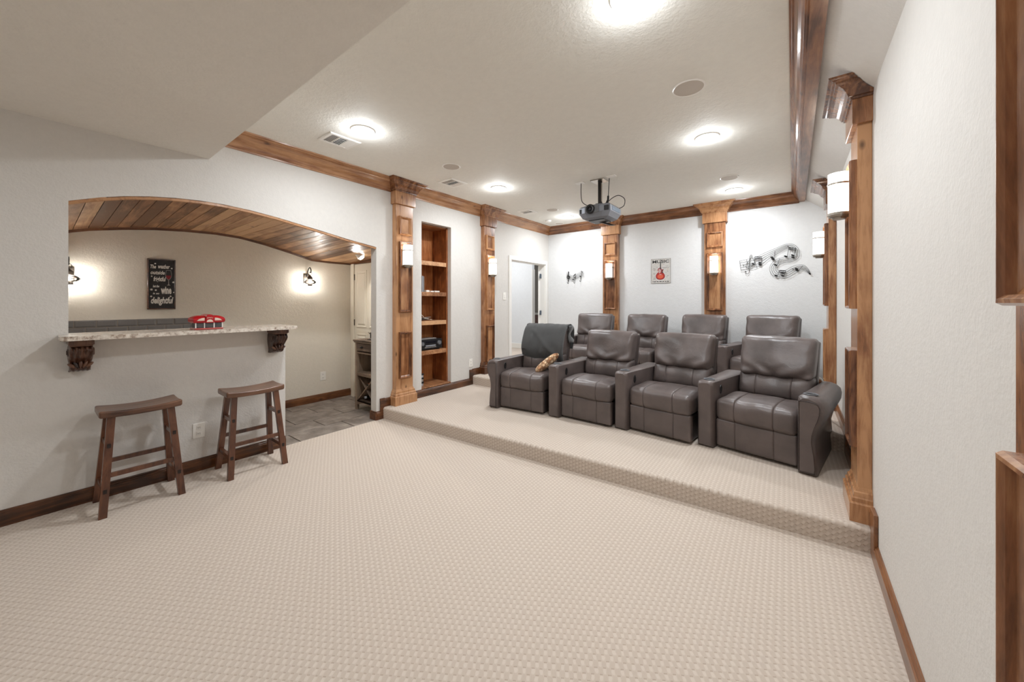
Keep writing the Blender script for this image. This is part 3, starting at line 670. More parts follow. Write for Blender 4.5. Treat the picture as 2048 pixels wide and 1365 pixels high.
# ================================================================ BAR FRONT
t = thing('bar_counter', 'long pale granite bar ledge over the half wall', 'counter', (0, 0, 1.052))
bm = B(); yl, yr, xf, xk = .112, 1.41, -3.36, -3.76
out = [(xk, Y0A+.002), (XL+.001, Y0A+.002), (XL+.001, yl)]
for k in range(6): a = math.pi*1.5+math.pi/2*k/5; out.append((xf-.03+.03*math.cos(a), yl+.03+.03*math.sin(a)))
for k in range(6): a = math.pi/2*k/5; out.append((xf-.05+.05*math.cos(a), yr-.05+.05*math.sin(a)))
out += [(xk, yr)]
prism(bm, out, 'z', 0, .027); bmesh.ops.bevel(bm, geom=[e for e in bm.edges if abs(e.verts[0].co.z-e.verts[1].co.z) < 1e-6], offset=.004, segments=2, affect='EDGES')
ob('slab', bm, 'granite', t)
def corbel(label, y):
    t = thing('corbel', label, 'corbel', (XL, y, 1.05), LEFT, 'carved corbels under the bar ledge')
    wd = .052
    ob('cap', box(B(), -wd, wd, .001, .178, -.030, -.0006, .003), 'corbel', t); ob('cap', box(B(), -wd+.005, wd-.005, .001, .168, -.038, -.029, .003), 'corbel', t)
    # scroll body: S-shaped profile (out, z), fluted across the width
    prof = catmull([(0, .155, -.038), (0, .165, -.052), (0, .160, -.075), (0, .135, -.105), (0, .108, -.130), (0, .102, -.150), (0, .108, -.168), (0, .098, -.186), (0, .07, -.197), (0, .03, -.200)], 5)
    nx = 28; bm = B(); rings = []
    for i, p in enumerate(prof):
        s_ = i/(len(prof)-1); r = []
        for k in range(nx+1):
            u = -1+2*k/nx; wv = .5+.5*math.cos(u*math.pi*4.5+math.sin(s_*9)*.8)
            d = .011*wv*(1-s_**3)+.006*abs(math.sin(s_*14+u*u*5))
            edge = .010*abs(u)**6
            r.append((u*(wd-.006+.004*math.sin(s_*6.3)), p.y-.008+d-edge, p.z-.004*(1-wv)))
        r += [(r[-1][0], .001, p.z), (r[0][0], .001, p.z)]
        rings.append(r)
    loft(bm, rings); ob('scroll', bm, 'corbel', t, smooth=True, auto=60)
    for sx in (-1, 1):
        bm = lathe(B(), [(0, -.006), (.022, -.006), (.026, 0), (.022, .006), (.013, .004), (.013, .009), (0, .009)], n=20)
        bm.transform(Matrix.Translation((sx*wd*.94, .118, -.075)) @ Matrix.Rotation(math.pi/2, 4, 'Y')); ob('volute', bm, 'corbel', t, smooth=True, auto=40)
    for k in range(-2, 3):
        bm = B(); bmesh.ops.create_uvsphere(bm, u_segments=10, v_segments=8, radius=1)
        bm.transform(Matrix.Translation((k*.018, .112-.004*abs(k), -.150-.004*abs(k))) @ Matrix.Rotation(k*.42, 4, 'Y') @ Matrix.Diagonal((.0095, .011, .022, 1)))
        ob('leaf', bm, 'corbel', t, smooth=True)
corbel('carved wooden corbel under the left end of the granite ledge', .199)
corbel('carved wooden corbel under the right end of the granite ledge', 1.30)
def stool(label, x, y, rz=0):
    t = thing('bar_stool', label, 'stool', (x, y, 0), rz, 'saddle stools at the bar')
    H = .625
    def sad(p, a, b, c):
        p = p.copy(); p.z += .016*(b*b)*(1 if c > -.5 else .55)-.010; p.z -= .006*(1-a*a)*(c > 0); return p
    bm = rbox(B(), -.118, .118, -.19, .19, H-.042, H-.004, .012, .02, sad); ob('seat', bm, 'walnuty', t, smooth=True)
    foot = {}
    for sx in (-1, 1):
        for sy in (-1, 1):
            a = Vector((sx*.152, sy*.178, 0)); b = Vector((sx*.075, sy*.135, H-.03)); foot[sx, sy] = (a, b)
            ob('leg', bar(B(), a, b, .032, .036), 'walnut', t)
    at = lambda sx, sy, z: foot[sx, sy][0].lerp(foot[sx, sy][1], z/(H-.03))
    for sy in (-1, 1):
        for z in (.15, .41):
            ob('side_stretcher', bar(B(), at(-1, sy, z), at(1, sy, z), .022, .026, Vector((0, 1, 0)), Vector((0, 0, 1))), 'walnut', t)
            p = at(1, sy, z); ob('peg', box(B(), p.x+.0155, p.x+.0185, p.y-.008, p.y+.008, z-.012, z+.012), 'peg', t)
    for sx, z in ((-1, .255), (1, .235)):
        ob('long_stretcher', bar(B(), at(sx, -1, z), at(sx, 1, z), .018, .026, Vector((1, 0, 0)), Vector((0, 0, 1))), 'walnut', t)
    return t
stool('dark wooden saddle stool nearest the viewer, below the left corbel', -3.405, .447)
stool('dark wooden saddle stool by the end of the half wall, below the right corbel', -3.37, 1.065, math.radians(-1))
def outlet(label, x, y, z, rz, kind='outlet', s=1.0):
    t = thing('wall_switch' if kind == 'switch' else 'wall_outlet', label, kind, (x, y, z), rz)
    ob('plate', box(B(), -.036*s, .036*s, .0004, .006, -.056*s, .056*s, .002), 'plate', t)
    if kind == 'switch': ob('rocker', box(B(), -.014, .014, .005, .010, -.026, .026, .002), 'white', t)
    else:
        for sz in (-1, 1):
            so = ob('socket', box(B(), -.014, .014, .005, .0085, sz*.022-.013, sz*.022+.013, .002), 'white', t)
            for sx in (-1, 1): ob('slot', box(B(), sx*.005-.001, sx*.005+.001, .0084, .0089, sz*.022-.004, sz*.022+.005), 'black', so)
outlet('white wall outlet between the two bar stools', XL, .79, .305, LEFT)
outlet('white wall outlet low on the left wall, right of the shelf niche', XL, 3.77, .43, LEFT)
outlet('white wall switch beside the open doorway', XL, 4.53, 1.375, LEFT, 'switch')
outlet('white wall outlet low on the bar wall, below the lantern', XB, 2.335, .32, LEFT)
# backsplash tiles
bm = B(); box(bm, XB+.0005, XB+.006, -.4, 1.02, .95, 1.122); bs = tag(ob('backsplash', bm, 'caulk'), 'low grey subway tile backsplash on the bar wall above the ledge', 'backsplash')
for r in range(3):
    y = -.4+(r % 2)*.065
    while y < 1.0:
        y2 = min(y+.124, 1.02); z = 1.062-r*.064
        bm = B(); loft(bm, [[(XB+.004+dx, y+i, z+i), (XB+.004+dx, y2-i, z+i), (XB+.004+dx, y2-i, z+.060-i), (XB+.004+dx, y+i, z+.060-i)] for i, dx in ((0, 0), (0, .003), (.010, .008))])
        ob('tile', bm, 'subway', bs); y += .128
bm = B(); box(bm, XB+.0005, XB+.02, 1.021, 1.04, .95, 1.122, .002); ob('edge_trim', bm, 'subway', bs)
# wine sign
t = thing('wine_sign', 'black wooden sign with white lettering and a wine glass', 'sign', (XB, .787, 1.455), LEFT)
W2, H2 = .10, .242
ob('board', box(B(), -W2+.006, W2-.006, .0006, .022, -H2+.006, H2-.006), 'signblack', t)
for a, b, c, d in ((-W2, -W2+.009, -H2, H2), (W2-.009, W2, -H2, H2), (-W2, W2, -H2, -H2+.009), (-W2, W2, H2-.009, H2)):
    ob('frame_strip', box(B(), a, b, .0006, .028, c, d, .001, 1), 'basey', t)
RT = Matrix(((-1, 0, 0, 0), (0, 0, 1, 0), (0, 1, 0, 0), (0, 0, 0, 1)))     # text plane -> local x,z facing +y
def sgn(s, u, v, w_, h_, shear=.25, mat='white_text', bold=.0012, par=None, yy=.0225):
    """u,v: centre as fractions of the board from its left/top as seen from the room"""
    return text('lettering', s, mat, par or t, Vector(((.5-u)*2*W2, yy, (.5-v)*2*H2)), .05, RT, shear=shear, bold=bold, fit=(w_*2*W2, h_*2*H2))
sgn('The', .20, .155, .20, .075); sgn('weather', .58, .145, .42, .085); sgn('outside', .36, .27, .50, .075); sgn('is', .15, .345, .06, .03)
sgn('frightful', .43, .41, .44, .12); sgn('but the', .30, .54, .22, .05); sgn('wine', .66, .62, .38, .15, 0, bold=.002); sgn('is so', .30, .685, .22, .035); sgn('delightful', .52, .84, .80, .17, bold=.0015)
def flat(name, pts, mat, par, y0, y1, ub=None):
    return ob(name, prism(B(), pts, 'y', y0, y1), mat, par)
def fr(u, v): return ((.5-u)*2*W2, (.5-v)*2*H2)
gl = [(.66, .215), (.63, .30), (.645, .36), (.70, .40), (.745, .415), (.79, .40), (.845, .36), (.86, .30), (.835, .215)]
flat('wine_glass', [fr(*p) for p in gl], 'inkpale', t, .022, .0226)
flat('glass_inside', [fr(.7475+(u-.7475)*.86, .31+(v-.31)*.92) for u, v in gl], 'signblack', t, .0222, .0229)
flat('red_wine', [fr(*p) for p in [(.648, .32), (.66, .355), (.70, .388), (.745, .40), (.79, .388), (.83, .355), (.842, .32)]], 'wine', t, .0225, .0233)
flat('glass_stem', [fr(*p) for p in [(.738, .41), (.735, .50), (.68, .522), (.82, .522), (.765, .50), (.757, .41)]], 'inkpale', t, .022, .0228)
for u, v, s_ in ((.27, .095, .045), (.86, .175, .045), (.92, .455, .06), (.14, .61, .07), (.29, .62, .05), (.94, .66, .045), (.13, .745, .055), (.82, .74, .045)):
    bm = B()
    for k in range(3):
        a = math.pi*k/3+.3; dx, dz = math.cos(a)*s_*W2*1.5, math.sin(a)*s_*W2*1.5; px, pz = -math.sin(a)*.0021, math.cos(a)*.0021; cx, cz = fr(u, v)
        yk = .0229+k*.0002
        vs = [bm.verts.new(q) for q in ((cx-dx-px, yk, cz-dz-pz), (cx+dx-px, yk, cz+dz-pz), (cx+dx+px, yk, cz+dz+pz), (cx-dx+px, yk, cz-dz+pz))]; bm.faces.new(vs)
    ob('snowflake', bm, 'white_text', t)
# red snack box on the ledge
t = thing('red_snack_box', 'red diner-shaped plastic snack box with clear windows on the granite ledge', 'box', (-3.50, .815, 1.0795), LEFT)
ob('tray', rbox(B(), -.084, .084, -.07, .07, 0, .012, .005, .04), 'redclear', t, smooth=True)
ob('clear_body', box(B(), -.080, .080, -.064, .064, .013, .050, .003), 'glass', t); ob('inner_box', box(B(), -.074, .074, -.058, .058, .013, .047, .002), 'grey', t)
for x_ in (-.078, -.028, .028, .078): ob('window_post', box(B(), x_-.003, x_+.003, .060, .067, .012, .052), 'plate', t)
bm = B(); loft(bm, [[(-.094+i, -.076+i, z), (.094-i, -.076+i, z), (.094-i, .076-i, z), (-.094+i, .076-i, z)] for i, z in ((.006, .050), (0, .058), (.0, .080), (.012, .092), (.035, .102))]); bmesh.ops.bevel(bm, geom=bm.edges[:], offset=.003, segments=2, affect='EDGES'); ob('lid', bm, 'red', t, smooth=True, auto=40)
bm = B(); prism(bm, [(-.022, .050), (.022, .050), (.022, .096), (.016, .108), (0, .112), (-.016, .108), (-.022, .096)], 'y', -.07, .082); ob('lid_arch', bm, 'red', t)
arc = [(.019*math.cos(math.pi*k/8), .056+.019*math.sin(math.pi*k/8)) for k in range(9)]
ob('arch_label', prism(B(), arc, 'y', .0815, .083), 'cream_print', t)
for sx in (-1, 1): ob('window', prism(B(), [(sx*.030, .066), (sx*.074, .066), (sx*.062, .078), (sx*.046, .085), (sx*.030, .087)], 'y', .0755, .0775), 'cream_print', t)
ob('script_lettering', tube(B(), catmull([(.017, .083, .080), (.012, .083, .092), (.008, .083, .083), (.003, .083, .090), (-.002, .083, .083), (-.006, .083, .090), (-.011, .083, .084), (-.017, .083, .088)], 4), .0011, 6), 'cream_print', t); bpy.context.view_layer.update()
# ================================================================ WINE CABINET IN THE BAR
cx0, cx1, cy0, cy1, ch = -4.185, -3.785, 2.385, 2.64, .835
t = thing('wine_cabinet', 'greyed wood wine cabinet with crossed bottle rack and one drawer', 'cabinet', ((cx0+cx1)/2, cy0, 0))
w2 = (cx1-cx0)/2; dp = cy1-cy0
ob('top', box(B(), -w2-.018, w2+.018, -.02, dp, ch-.022, ch, .004), 'driftx', t); ob('top', box(B(), -w2-.010, w2+.010, -.012, dp, ch-.036, ch-.022, .003), 'driftx', t)
for sx in (-1, 1):
    for a, b in ((0, .034), (dp-.034, dp)): ob('leg', box(B(), min(sx*w2, sx*(w2-.034)), max(sx*w2, sx*(w2-.034)), a, b, 0, ch-.036, .002, 1), 'drift', t)
    ob('side_panel', box(B(), min(sx*(w2-.004), sx*(w2-.018)), max(sx*(w2-.004), sx*(w2-.018)), .03, dp-.03, .10, ch-.036), 'drift', t)
ob('back_panel', box(B(), -w2+.01, w2-.01, dp-.014, dp-.004, .10, ch-.036), 'peg', t)
for z in (.115, .425, .69): ob('shelf', box(B(), -w2+.03, w2-.03, .004, dp-.015, z-.02, z+(.02 if z == .425 else 0), .002, 1), 'driftx', t)
bm = B(); prism(bm, [(-w2+.034, .115), (-w2+.034, .05)]+[(-w2+.034+(2*w2-.068)*k/10, .055+.035*math.sin(math.pi*k/10)) for k in range(11)]+[(w2-.034, .115)], 'y', .004, .022); ob('apron', bm, 'driftx', t)
d = ob('drawer', box(B(), -w2+.037, w2-.037, -.006, .05, .705, .792, .003), 'driftx', t)
bm = B(); bmesh.ops.create_uvsphere(bm, u_segments=16, v_segments=10, radius=1); bm.transform(Matrix.Translation((-.045, -.010, .750)) @ Matrix.Diagonal((.028, .018, .013, 1))); ob('cup_pull', bm, 'dark', d, smooth=True)
for sx in (-1, 1):
    ob('rack_bar', bar(B(), (-sx*(w2-.036), .10, .12), (sx*(w2-.036), .10, .405), .014, .17, Vector((.72, 0, -.7))*1.0, Vector((0, 1, 0))), 'drift', t)
bm = lathe(B(), [(0, 0), (.03, 0), (.032, .01), (.032, .13), (.026, .15), (.012, .17), (.011, .21), (.013, .212), (.013, .22), (0, .22)], n=20)
for i, (x_, z_, rot_, lab) in enumerate(((-.03, .155, 0, 'dark wine bottle lying low in the cabinet rack'), (.05, .32, .1, 'dark wine bottle with orange cap in the cabinet rack'))):
    b2 = bm.copy(); b2.transform(Matrix.Translation((x_+(cx0+cx1)/2, cy0+.232, z_)) @ Matrix.Rotation(math.pi/2, 4, 'X'))
    o = tag(ob('wine_bottle', b2, plain('bottle_glass', (.01, .015, .01), .08), smooth=True), lab, 'bottle')
    b3 = lathe(B(), [(0, 0), (.014, 0), (.014, .03), (0, .03)], n=16); b3.transform(Matrix.Translation((x_+(cx0+cx1)/2, cy0+.045, z_)) @ Matrix.Rotation(math.pi/2, 4, 'X')); ob('capsule', b3, plain('bottle_cap', lin(190, 90, 60) if i else lin(190, 190, 195), .4), o)
bm.free()
o = tag(ob('white_book', box(B(), -3.90, -3.885, 2.42, 2.58, .447, .57, .001, 1), 'plate'), 'white booklet standing on the middle cabinet shelf', 'book')
# opener set on the cabinet
t = thing('bottle_opener_set', 'chrome bottle opener on a stand with clear block, on the wine cabinet', 'bottle opener', (-3.95, 2.46, ch+.0005))
ob('stand', box(B(), -.05, .06, -.03, .03, 0, .008, .002), 'dark', t); ob('clear_block', box(B(), -.10, -.052, -.03, .02, 0, .075, .003), 'glass', t)
ob('opener_head', tube(B(), [(-.07, 0, .085), (-.045, 0, .075), (-.01, 0, .088)], .009), 'nickel', t)
ob('opener_body', tube(B(), [(.01, 0, .008), (.01, 0, .085)], .014), 'nickel', t); ob('opener_handle', tube(B(), catmull([(-.02, 0, .02), (-.025, 0, .06), (.0, 0, .085), (.04, 0, .075), (.045, 0, .03)], 5), .006), 'dark', t, smooth=True)
# ================================================================ SHELF NICHE
t = thing('built_in_bookcase', 'tall oak bookcase built into the left wall niche', 'bookcase', (XL-.075, 3.1515, .2155), LEFT)
hw_, dpn, hb_ = .2425, .27, 2.05
ob('back_panel', box(B(), -hw_, hw_, -dpn-.01, -dpn, 0, hb_), 'oak', t)
for sx in (-1, 1): ob('side_panel', box(B(), min(sx*hw_, sx*(hw_-.015)), max(sx*hw_, sx*(hw_-.015)), -dpn, 0, 0, hb_), 'oak', t)
for sx in (-1, 1): ob('face_stile', box(B(), min(sx*hw_, sx*(hw_-.024)), max(sx*hw_, sx*(hw_-.024)), 0, .014, 0, hb_, .002, 1), 'oak', t)
ob('top_panel', box(B(), -hw_, hw_, -dpn, 0, hb_-.012, hb_), 'oaky', t); ob('bottom_panel', box(B(), -hw_, hw_, -dpn, .075, 0, .018, .003), 'oaky', t)
SH = [1.80, 1.41, 1.045, .67]
for z in SH:
    ob('shelf', box(B(), -hw_+.016, hw_-.016, -dpn+.001, -.001, z-.022-.2155, z-.2155), 'oaky', t)
    ob('shelf_edge', box(B(), -hw_+.024, hw_-.024, -.001, .012, z-.052-.2155, z+.001-.2155, .003), 'oaky', t)
bm = B(); box(bm, XL-.375, XL-TW, 2.898, 2.9075, .2155, 2.28); box(bm, XL-.375, XL-TW, 3.3955, 3.405, .2155, 2.28); box(bm, XL-.375, XL-TW, 2.898, 3.405, 2.2705, 2.28); box(bm, XL-.385, XL-.375, 2.898, 3.405, .19, 2.28); box(bm, XL-.375, XL-TW, 2.9, 3.403, .19, .2145)
struct('trim_9', bm, 'wall')
def bk(name, label, cat, x0, x1, y0, y1, z0, z1, mat, group=None, bev=.002):
    o = thing(name, label, cat, ((x0+x1)/2, (y0+y1)/2, z0), 0, group); a, b, h_ = (x1-x0)/2, (y1-y0)/2, z1-z0
    ob('cover', box(B(), -a, a, -b, -b+.002, 0, h_), mat, o); ob('cover', box(B(), -a, a, b-.002, b, 0, h_), mat, o); ob('spine', box(B(), a-.002, a, -b, b, 0, h_, .0005, 1), mat, o)
    ob('pages', box(B(), -a+.003, a-.002, -b+.002, b-.002, .002, h_-.003), 'plate', o); return o
z = SH[1]+.0015
bk('book', 'thick black book on the second niche shelf', 'book', -3.86, -3.70, 2.925, 2.958, z, z+.175, 'black')
bk('book', 'black folder standing beside the thick black book', 'book', -3.86, -3.70, 2.962, 2.985, z, z+.170, 'black')
bk('book', 'silver case standing upright on the second niche shelf', 'book', -3.87, -3.69, 2.990, 3.006, z, z+.20, 'silver')
bk('book', 'pale grey case at the right of the upright books', 'book', -3.87, -3.69, 3.010, 3.024, z, z+.195, 'inkpale')
for i, (a, b, lab) in enumerate(((3.05, 3.10, 'small white packet lying at left on the second niche shelf'), (3.12, 3.17, 'small white remote lying mid second niche shelf'), (3.19, 3.27, 'white slim box lying at right on the second niche shelf'))):
    tag(ob('white_packet', box(B(), -3.76, -3.68, a, b, z, z+(.022, .015, .018)[i], .003), 'plate'), lab, 'packet')
z = SH[2]+.001
rnd = random.Random(3)
def tangle(seed, mat, r, n):
    rn = random.Random(seed); pts = []
    for k in range(n): a = k*1.9+rn.random(); pts.append((-3.80+.07*math.cos(a)*rn.random(), 3.06+.12*math.sin(a*.7+rn.random()), z+r+.003+rn.random()*.035))
    return tube(B(), catmull(pts, 5), r, 6)
tag(ob('cable_tangle', tangle(1, 'black', .004, 16), 'black', smooth=True), 'tangled black cables on the third niche shelf', 'cable')
tag(ob('cable_tangle', tangle(2, 'plate', .0035, 12), 'inkpale', smooth=True), 'tangled pale cable on the third niche shelf', 'cable')
tag(ob('power_cable', tube(B(), catmull([(-3.72, 2.93, z+.15), (-3.72, 2.955, z+.11), (-3.72, 2.95, z+.05), (-3.73, 2.93, z+.01)], 6), .004), 'cream', smooth=True), 'pale cable loop leaning at the left of the third niche shelf', 'cable')
tag(ob('power_cable', tube(B(), catmull([(-3.73, 2.95, z+.11), (-3.73, 3.02, z+.07), (-3.74, 3.08, z+.03), (-3.75, 3.2, z+.008)], 6), .004), 'cream', smooth=True), 'pale cable slanting down to the right on the third niche shelf', 'cable')
z = SH[3]+.0015
t = thing('av_receiver', 'black stereo receiver with two silver knobs on the fourth niche shelf', 'stereo receiver', (-3.685, 3.125, z), LEFT)
ob('case', box(B(), -.19, .19, -.23, 0, .012, .135, .003), 'black', t)
for sx in (-1, 1): ob('foot', lathe(B(), [(0, 0), (.018, 0), (.018, .013), (0, .013)], (sx*.15, -.03, 0), 16), 'dark', t)
ob('display', box(B(), -.09, .08, 0, .003, .085, .118, .001), plain('display_glass', (.01, .01, .014), .1), t)
for x_, r_ in ((.14, .024), (-.135, .027)):
    bm = lathe(B(), [(0, .022), (r_-.003, .022), (r_, .018), (r_, 0), (0, 0)], n=24); bm.transform(Matrix.Translation((x_, 0, .085)) @ Matrix.Rotation(-math.pi/2, 4, 'X')); ob('knob', bm, 'grey', t, smooth=True, auto=40)
for k in range(9): ob('button', box(B(), -.085+k*.021, -.085+k*.021+.013, 0, .004, .030, .042, .001, 1), 'inkpale', t)
ob('label_strip', box(B(), -.08, .08, 0, .0015, .050, .062), 'silver', t)
tag(ob('paper_stack', box(B(), -3.85, -3.71, 3.0, 3.24, z+.1365, z+.146, .002), 'inkpale'), 'crumpled grey cables and papers on top of the receiver', 'papers')
z = .2155+.0185
for k, (h_, m_) in enumerate(((.03, 'silver'), (.025, 'black'), (.03, 'inkpale'), (.022, 'black'), (.028, 'silver'), (.02, 'black'))):
    tag(ob('disc_case', box(B(), -3.80, -3.68, 2.925, 3.00+.01*(k % 2), z, z+h_-.001, .001, 1), m_), ('%s disc case, %s in the stack on the niche floor' % ({'silver': 'silver', 'black': 'black', 'inkpale': 'pale grey'}[m_], ('lowest', 'second from below', 'third from below', 'fourth from below', 'fifth from below', 'topmost')[k])), 'disc case', 'disc cases at the bottom of the niche'); z += h_
# ================================================================ WALL DECORATION
def zy(p): return Vector((p[0], YB-.016, p[1]))
t = thing('music_staff_art', 'large black wire music staff art curling in an S on the back wall', 'wall art', (-.2, YB-.016, 1.8))
off = Vector((-.2, YB-.016, 1.8))
clp = [(-.565,1.775),(-.463,1.791),(-.368,1.82),(-.263,1.89),(-.161,1.944),(-.084,1.985),(-.019,1.986),(.024,1.935),(.03,1.867),(-.019,1.824),(-.106,1.816),(-.167,1.786),(-.201,1.726),(-.184,1.663),(-.128,1.626),(-.062,1.643),(.014,1.693),(.088,1.716),(.14,1.673),(.171,1.619)]
hwid = [.066,.066,.062,.044,.034,.028,.030,.032,.032,.032,.034,.036,.040,.042,.040,.044,.042,.030,.016,.003]
cc = catmull([(p[0], p[1], hwid[i]) for i, p in enumerate(clp)], 6)
tang = [(cc[min(i+1, len(cc)-1)]-cc[max(i-1, 0)]) for i in range(len(cc))]
for k in range(5):
    f = (k-2)/2; pts = []
    for p, d in zip(cc, tang):
        n_ = Vector((-d.y, d.x)).normalized(); pts.append(Vector((p.x+n_.x*f*p.z, 0, p.y+n_.y*f*p.z))-Vector((off.x, 0, off.z)))
    ob('staff_wire', tube(B(), pts, .0017, 6), 'iron', t, smooth=True)
for q in (0, 5, 10): 
    p, d = cc[q], tang[q]; n_ = Vector((-d.y, d.x)).normalized()
    ob('bar_line', tube(B(), [Vector((p.x+n_.x*f*p.z, 0, p.y+n_.y*f*p.z))-Vector((off.x, 0, off.z)) for f in (-1, 1)], .002, 6), 'iron', t)
ob('treble_clef', tube(B(), catmull([Vector(q)-Vector((off.x, 0, off.z)) for q in [(-.495,0,1.685),(-.51,0,1.70),(-.50,0,1.665),(-.475,0,1.665),(-.462,0,1.70),(-.46,0,1.80),(-.455,0,1.89),(-.44,0,1.91),(-.432,0,1.885),(-.45,0,1.855),(-.49,0,1.80),(-.50,0,1.755),(-.465,0,1.735),(-.43,0,1.76),(-.445,0,1.785),(-.47,0,1.775)]], 5), .0026, 6), 'iron', t, smooth=True)
def note(x, z, x2, z2, par, o_, s=1.0):
    a = Vector((x2-o_.x, -.004, z2-o_.z)); b = Vector((x-o_.x, -.004, z-o_.z))
    bm = tube(B(), [a, b], .0022*s, 6); ob('note_stem', bm, 'iron', par)
    bm = B(); bmesh.ops.create_uvsphere(bm, u_segments=12, v_segments=8, radius=1); bm.transform(Matrix.Translation(a-Vector((.016*s, 0, -.002))) @ Matrix.Rotation(.5, 4, 'Y') @ Matrix.Diagonal((.021*s, .003, .010*s, 1))); ob('note_head', bm, 'iron', par, smooth=True)
NS = [(-.403,1.879),(-.327,1.874),(-.184,1.939),(-.042,1.968),(.03,1.954),(-.134,1.839),(-.139,1.688),(-.073,1.678),(.098,1.735)]
NE = [(-.403,1.787),(-.327,1.775),(-.190,1.843),(-.057,1.86),(.014,1.868),(-.161,1.758),(-.156,1.62),(-.089,1.617),(.056,1.678)]
for a, b in zip(NS, NE): note(a[0], a[1], b[0], b[1], t, off)
for i, j in ((0, 1), (3, 4), (6, 7)):
    for dz in (0, -.022):
        ob('note_beam', bar(B(), Vector((NS[i][0], 0, NS[i][1]+dz))-Vector((off.x, .004, off.z)), Vector((NS[j][0], 0, NS[j][1]+dz))-Vector((off.x, .004, off.z)), .004, .010, Vector((0, 1, 0)), Vector((0, 0, 1))), 'iron', t)
for x_, z_ in ((-.345, 1.775), (-.345, 1.80), (-.215, 1.86), (-.205, 1.835), (.0, 1.845), (-.105, 1.655), (.035, 1.70)):
    bm = B(); bmesh.ops.create_uvsphere(bm, u_segments=12, v_segments=8, radius=1); bm.transform(Matrix.Translation((x_-off.x, -.004, z_-off.z)) @ Matrix.Rotation(.5, 4, 'Y') @ Matrix.Diagonal((.021, .003, .010, 1))); ob('note_head', bm, 'iron', t, smooth=True)
for x_, z_ in ((-.53, 1.78), (-.05, 1.985), (.0, 1.70)): ob('wall_stud', box(B(), x_-off.x-.004, x_-off.x+.004, 0, .0155, z_-off.z-.004, z_-off.z+.004), 'iron', t)
# hook rack
t = thing('music_hook_rack', 'small black music note coat rack with three hooks near the corner', 'coat rack', (-3.04, YB-.016, 1.73)); off = Vector((-3.04, 0, 1.73))
cl2 = [(-3.215,1.772),(-3.176,1.745),(-3.115,1.715),(-3.071,1.712),(-3.014,1.735),(-2.961,1.760),(-2.922,1.778),(-2.87,1.765)]
c2 = catmull([(p[0], 0, p[1]) for p in cl2], 5)
for k in range(5):
    ob('staff_wire', tube(B(), [Vector((p.x, 0, p.z+(k-2)*.020))-off for p in c2], .0018, 6), 'iron', t, smooth=True)
ob('treble_clef', tube(B(), catmull([Vector(q)-off for q in [(-3.185,0,1.665),(-3.172,0,1.655),(-3.174,0,1.75),(-3.178,0,1.82),(-3.168,0,1.815),(-3.172,0,1.785),(-3.198,0,1.745),(-3.196,0,1.705),(-3.165,0,1.70),(-3.150,0,1.735),(-3.175,0,1.75),(-3.185,0,1.73)]], 5), .0055, 6), 'iron', t, smooth=True)
offn = Vector((-3.04, 0, 1.73))
note(-3.069, 1.755, -3.069, 1.682, t, offn, .85); note(-3.030, 1.785, -3.030, 1.708, t, offn, .85); note(-2.922, 1.829, -2.922, 1.728, t, offn, 1.0)
ob('note_beam', bar(B(), Vector((-3.069, -.004, 1.748))-offn, Vector((-3.030, -.004, 1.778))-offn, .004, .018, Vector((0, 1, 0)), Vector((0, 0, 1))), 'iron', t)
ob('note_flag', tube(B(), [Vector(q)-offn for q in ((-2.922, -.004, 1.825), (-2.905, -.004, 1.812), (-2.895, -.004, 1.79))], [.006, .006, .002], 6), 'iron', t)
for x_, zt_ in ((-3.176, 1.69), (-3.05, 1.69), (-2.935, 1.715)):
    ob('hook', tube(B(), catmull([Vector(q)-offn for q in ((x_, 0, zt_), (x_, 0, zt_-.055), (x_, -.012, zt_-.078), (x_-.002, -.03, zt_-.068), (x_-.004, -.034, zt_-.045))], 5), .0032, 8), 'iron', t, smooth=True)
for x_ in (-3.15, -2.94): ob('wall_stud', box(B(), x_+3.04-.004, x_+3.04+.004, 0, .0155, .0, .008), 'iron', t)
# guitar sign
t = thing('guitar_sign', 'pale tin sign reading MUSIC with a red electric guitar', 'sign', (-1.60, YB, 1.757), BACK)
W2, H2 = .142, .187
ob('plate', box(B(), -W2, W2, .0006, .006, -H2, H2, .001, 1), 'tin', t)
for a, b, c, d in ((-W2, -W2+.005, -H2, H2), (W2-.005, W2, -H2, H2), (-W2, W2, -H2, -H2+.005), (-W2, W2, H2-.005, H2)): ob('border', box(B(), a, b, .0055, .0072, c, d), 'inkpale', t)
sgn('MUSIC', .50, .115, .86, .12, 0, 'ink', .0012, t, .0064)
for u, w_ in ((.10, .05), (.20, .10), (.34, .10), (.49, .12), (.63, .08), (.75, .07), (.87, .10)): flat('faded_lettering', [fr(u-w_/2, .915), fr(u+w_/2, .915), fr(u+w_/2, .945), fr(u-w_/2, .945)], 'ink', t, .0058, .0066)
for k, (u, v, w_) in enumerate(((.16, .40, .14), (.17, .46, .10), (.70, .37, .24), (.88, .37, .08), (.16, .60, .10), (.86, .52, .06), (.86, .70, .07), (.18, .82, .12))): flat('faded_print', [fr(u-w_/2, v-.012), fr(u+w_/2, v-.012), fr(u+w_/2, v+.012), fr(u-w_/2, v+.012)], 'inkpale', t, .0058, .0064)
def body(s, n=40):
    P_ = [(.475,.36),(.40,.375),(.355,.42),(.335,.46),(.36,.51),(.37,.545),(.30,.60),(.25,.67),(.245,.74),(.28,.80),(.36,.845),(.48,.86),(.60,.845),(.68,.80),(.715,.74),(.71,.67),(.66,.60),(.61,.545),(.62,.51),(.635,.46),(.645,.42),(.60,.435),(.555,.44),(.535,.40),(.53,.36)]
    c_ = catmull([(u, v, 0) for u, v in P_], 3); m_ = Vector((.48, .66, 0)); return [fr(m_.x+(p.x-m_.x)*s, m_.y+(p.y-m_.y)*s*1.0) for p in c_]
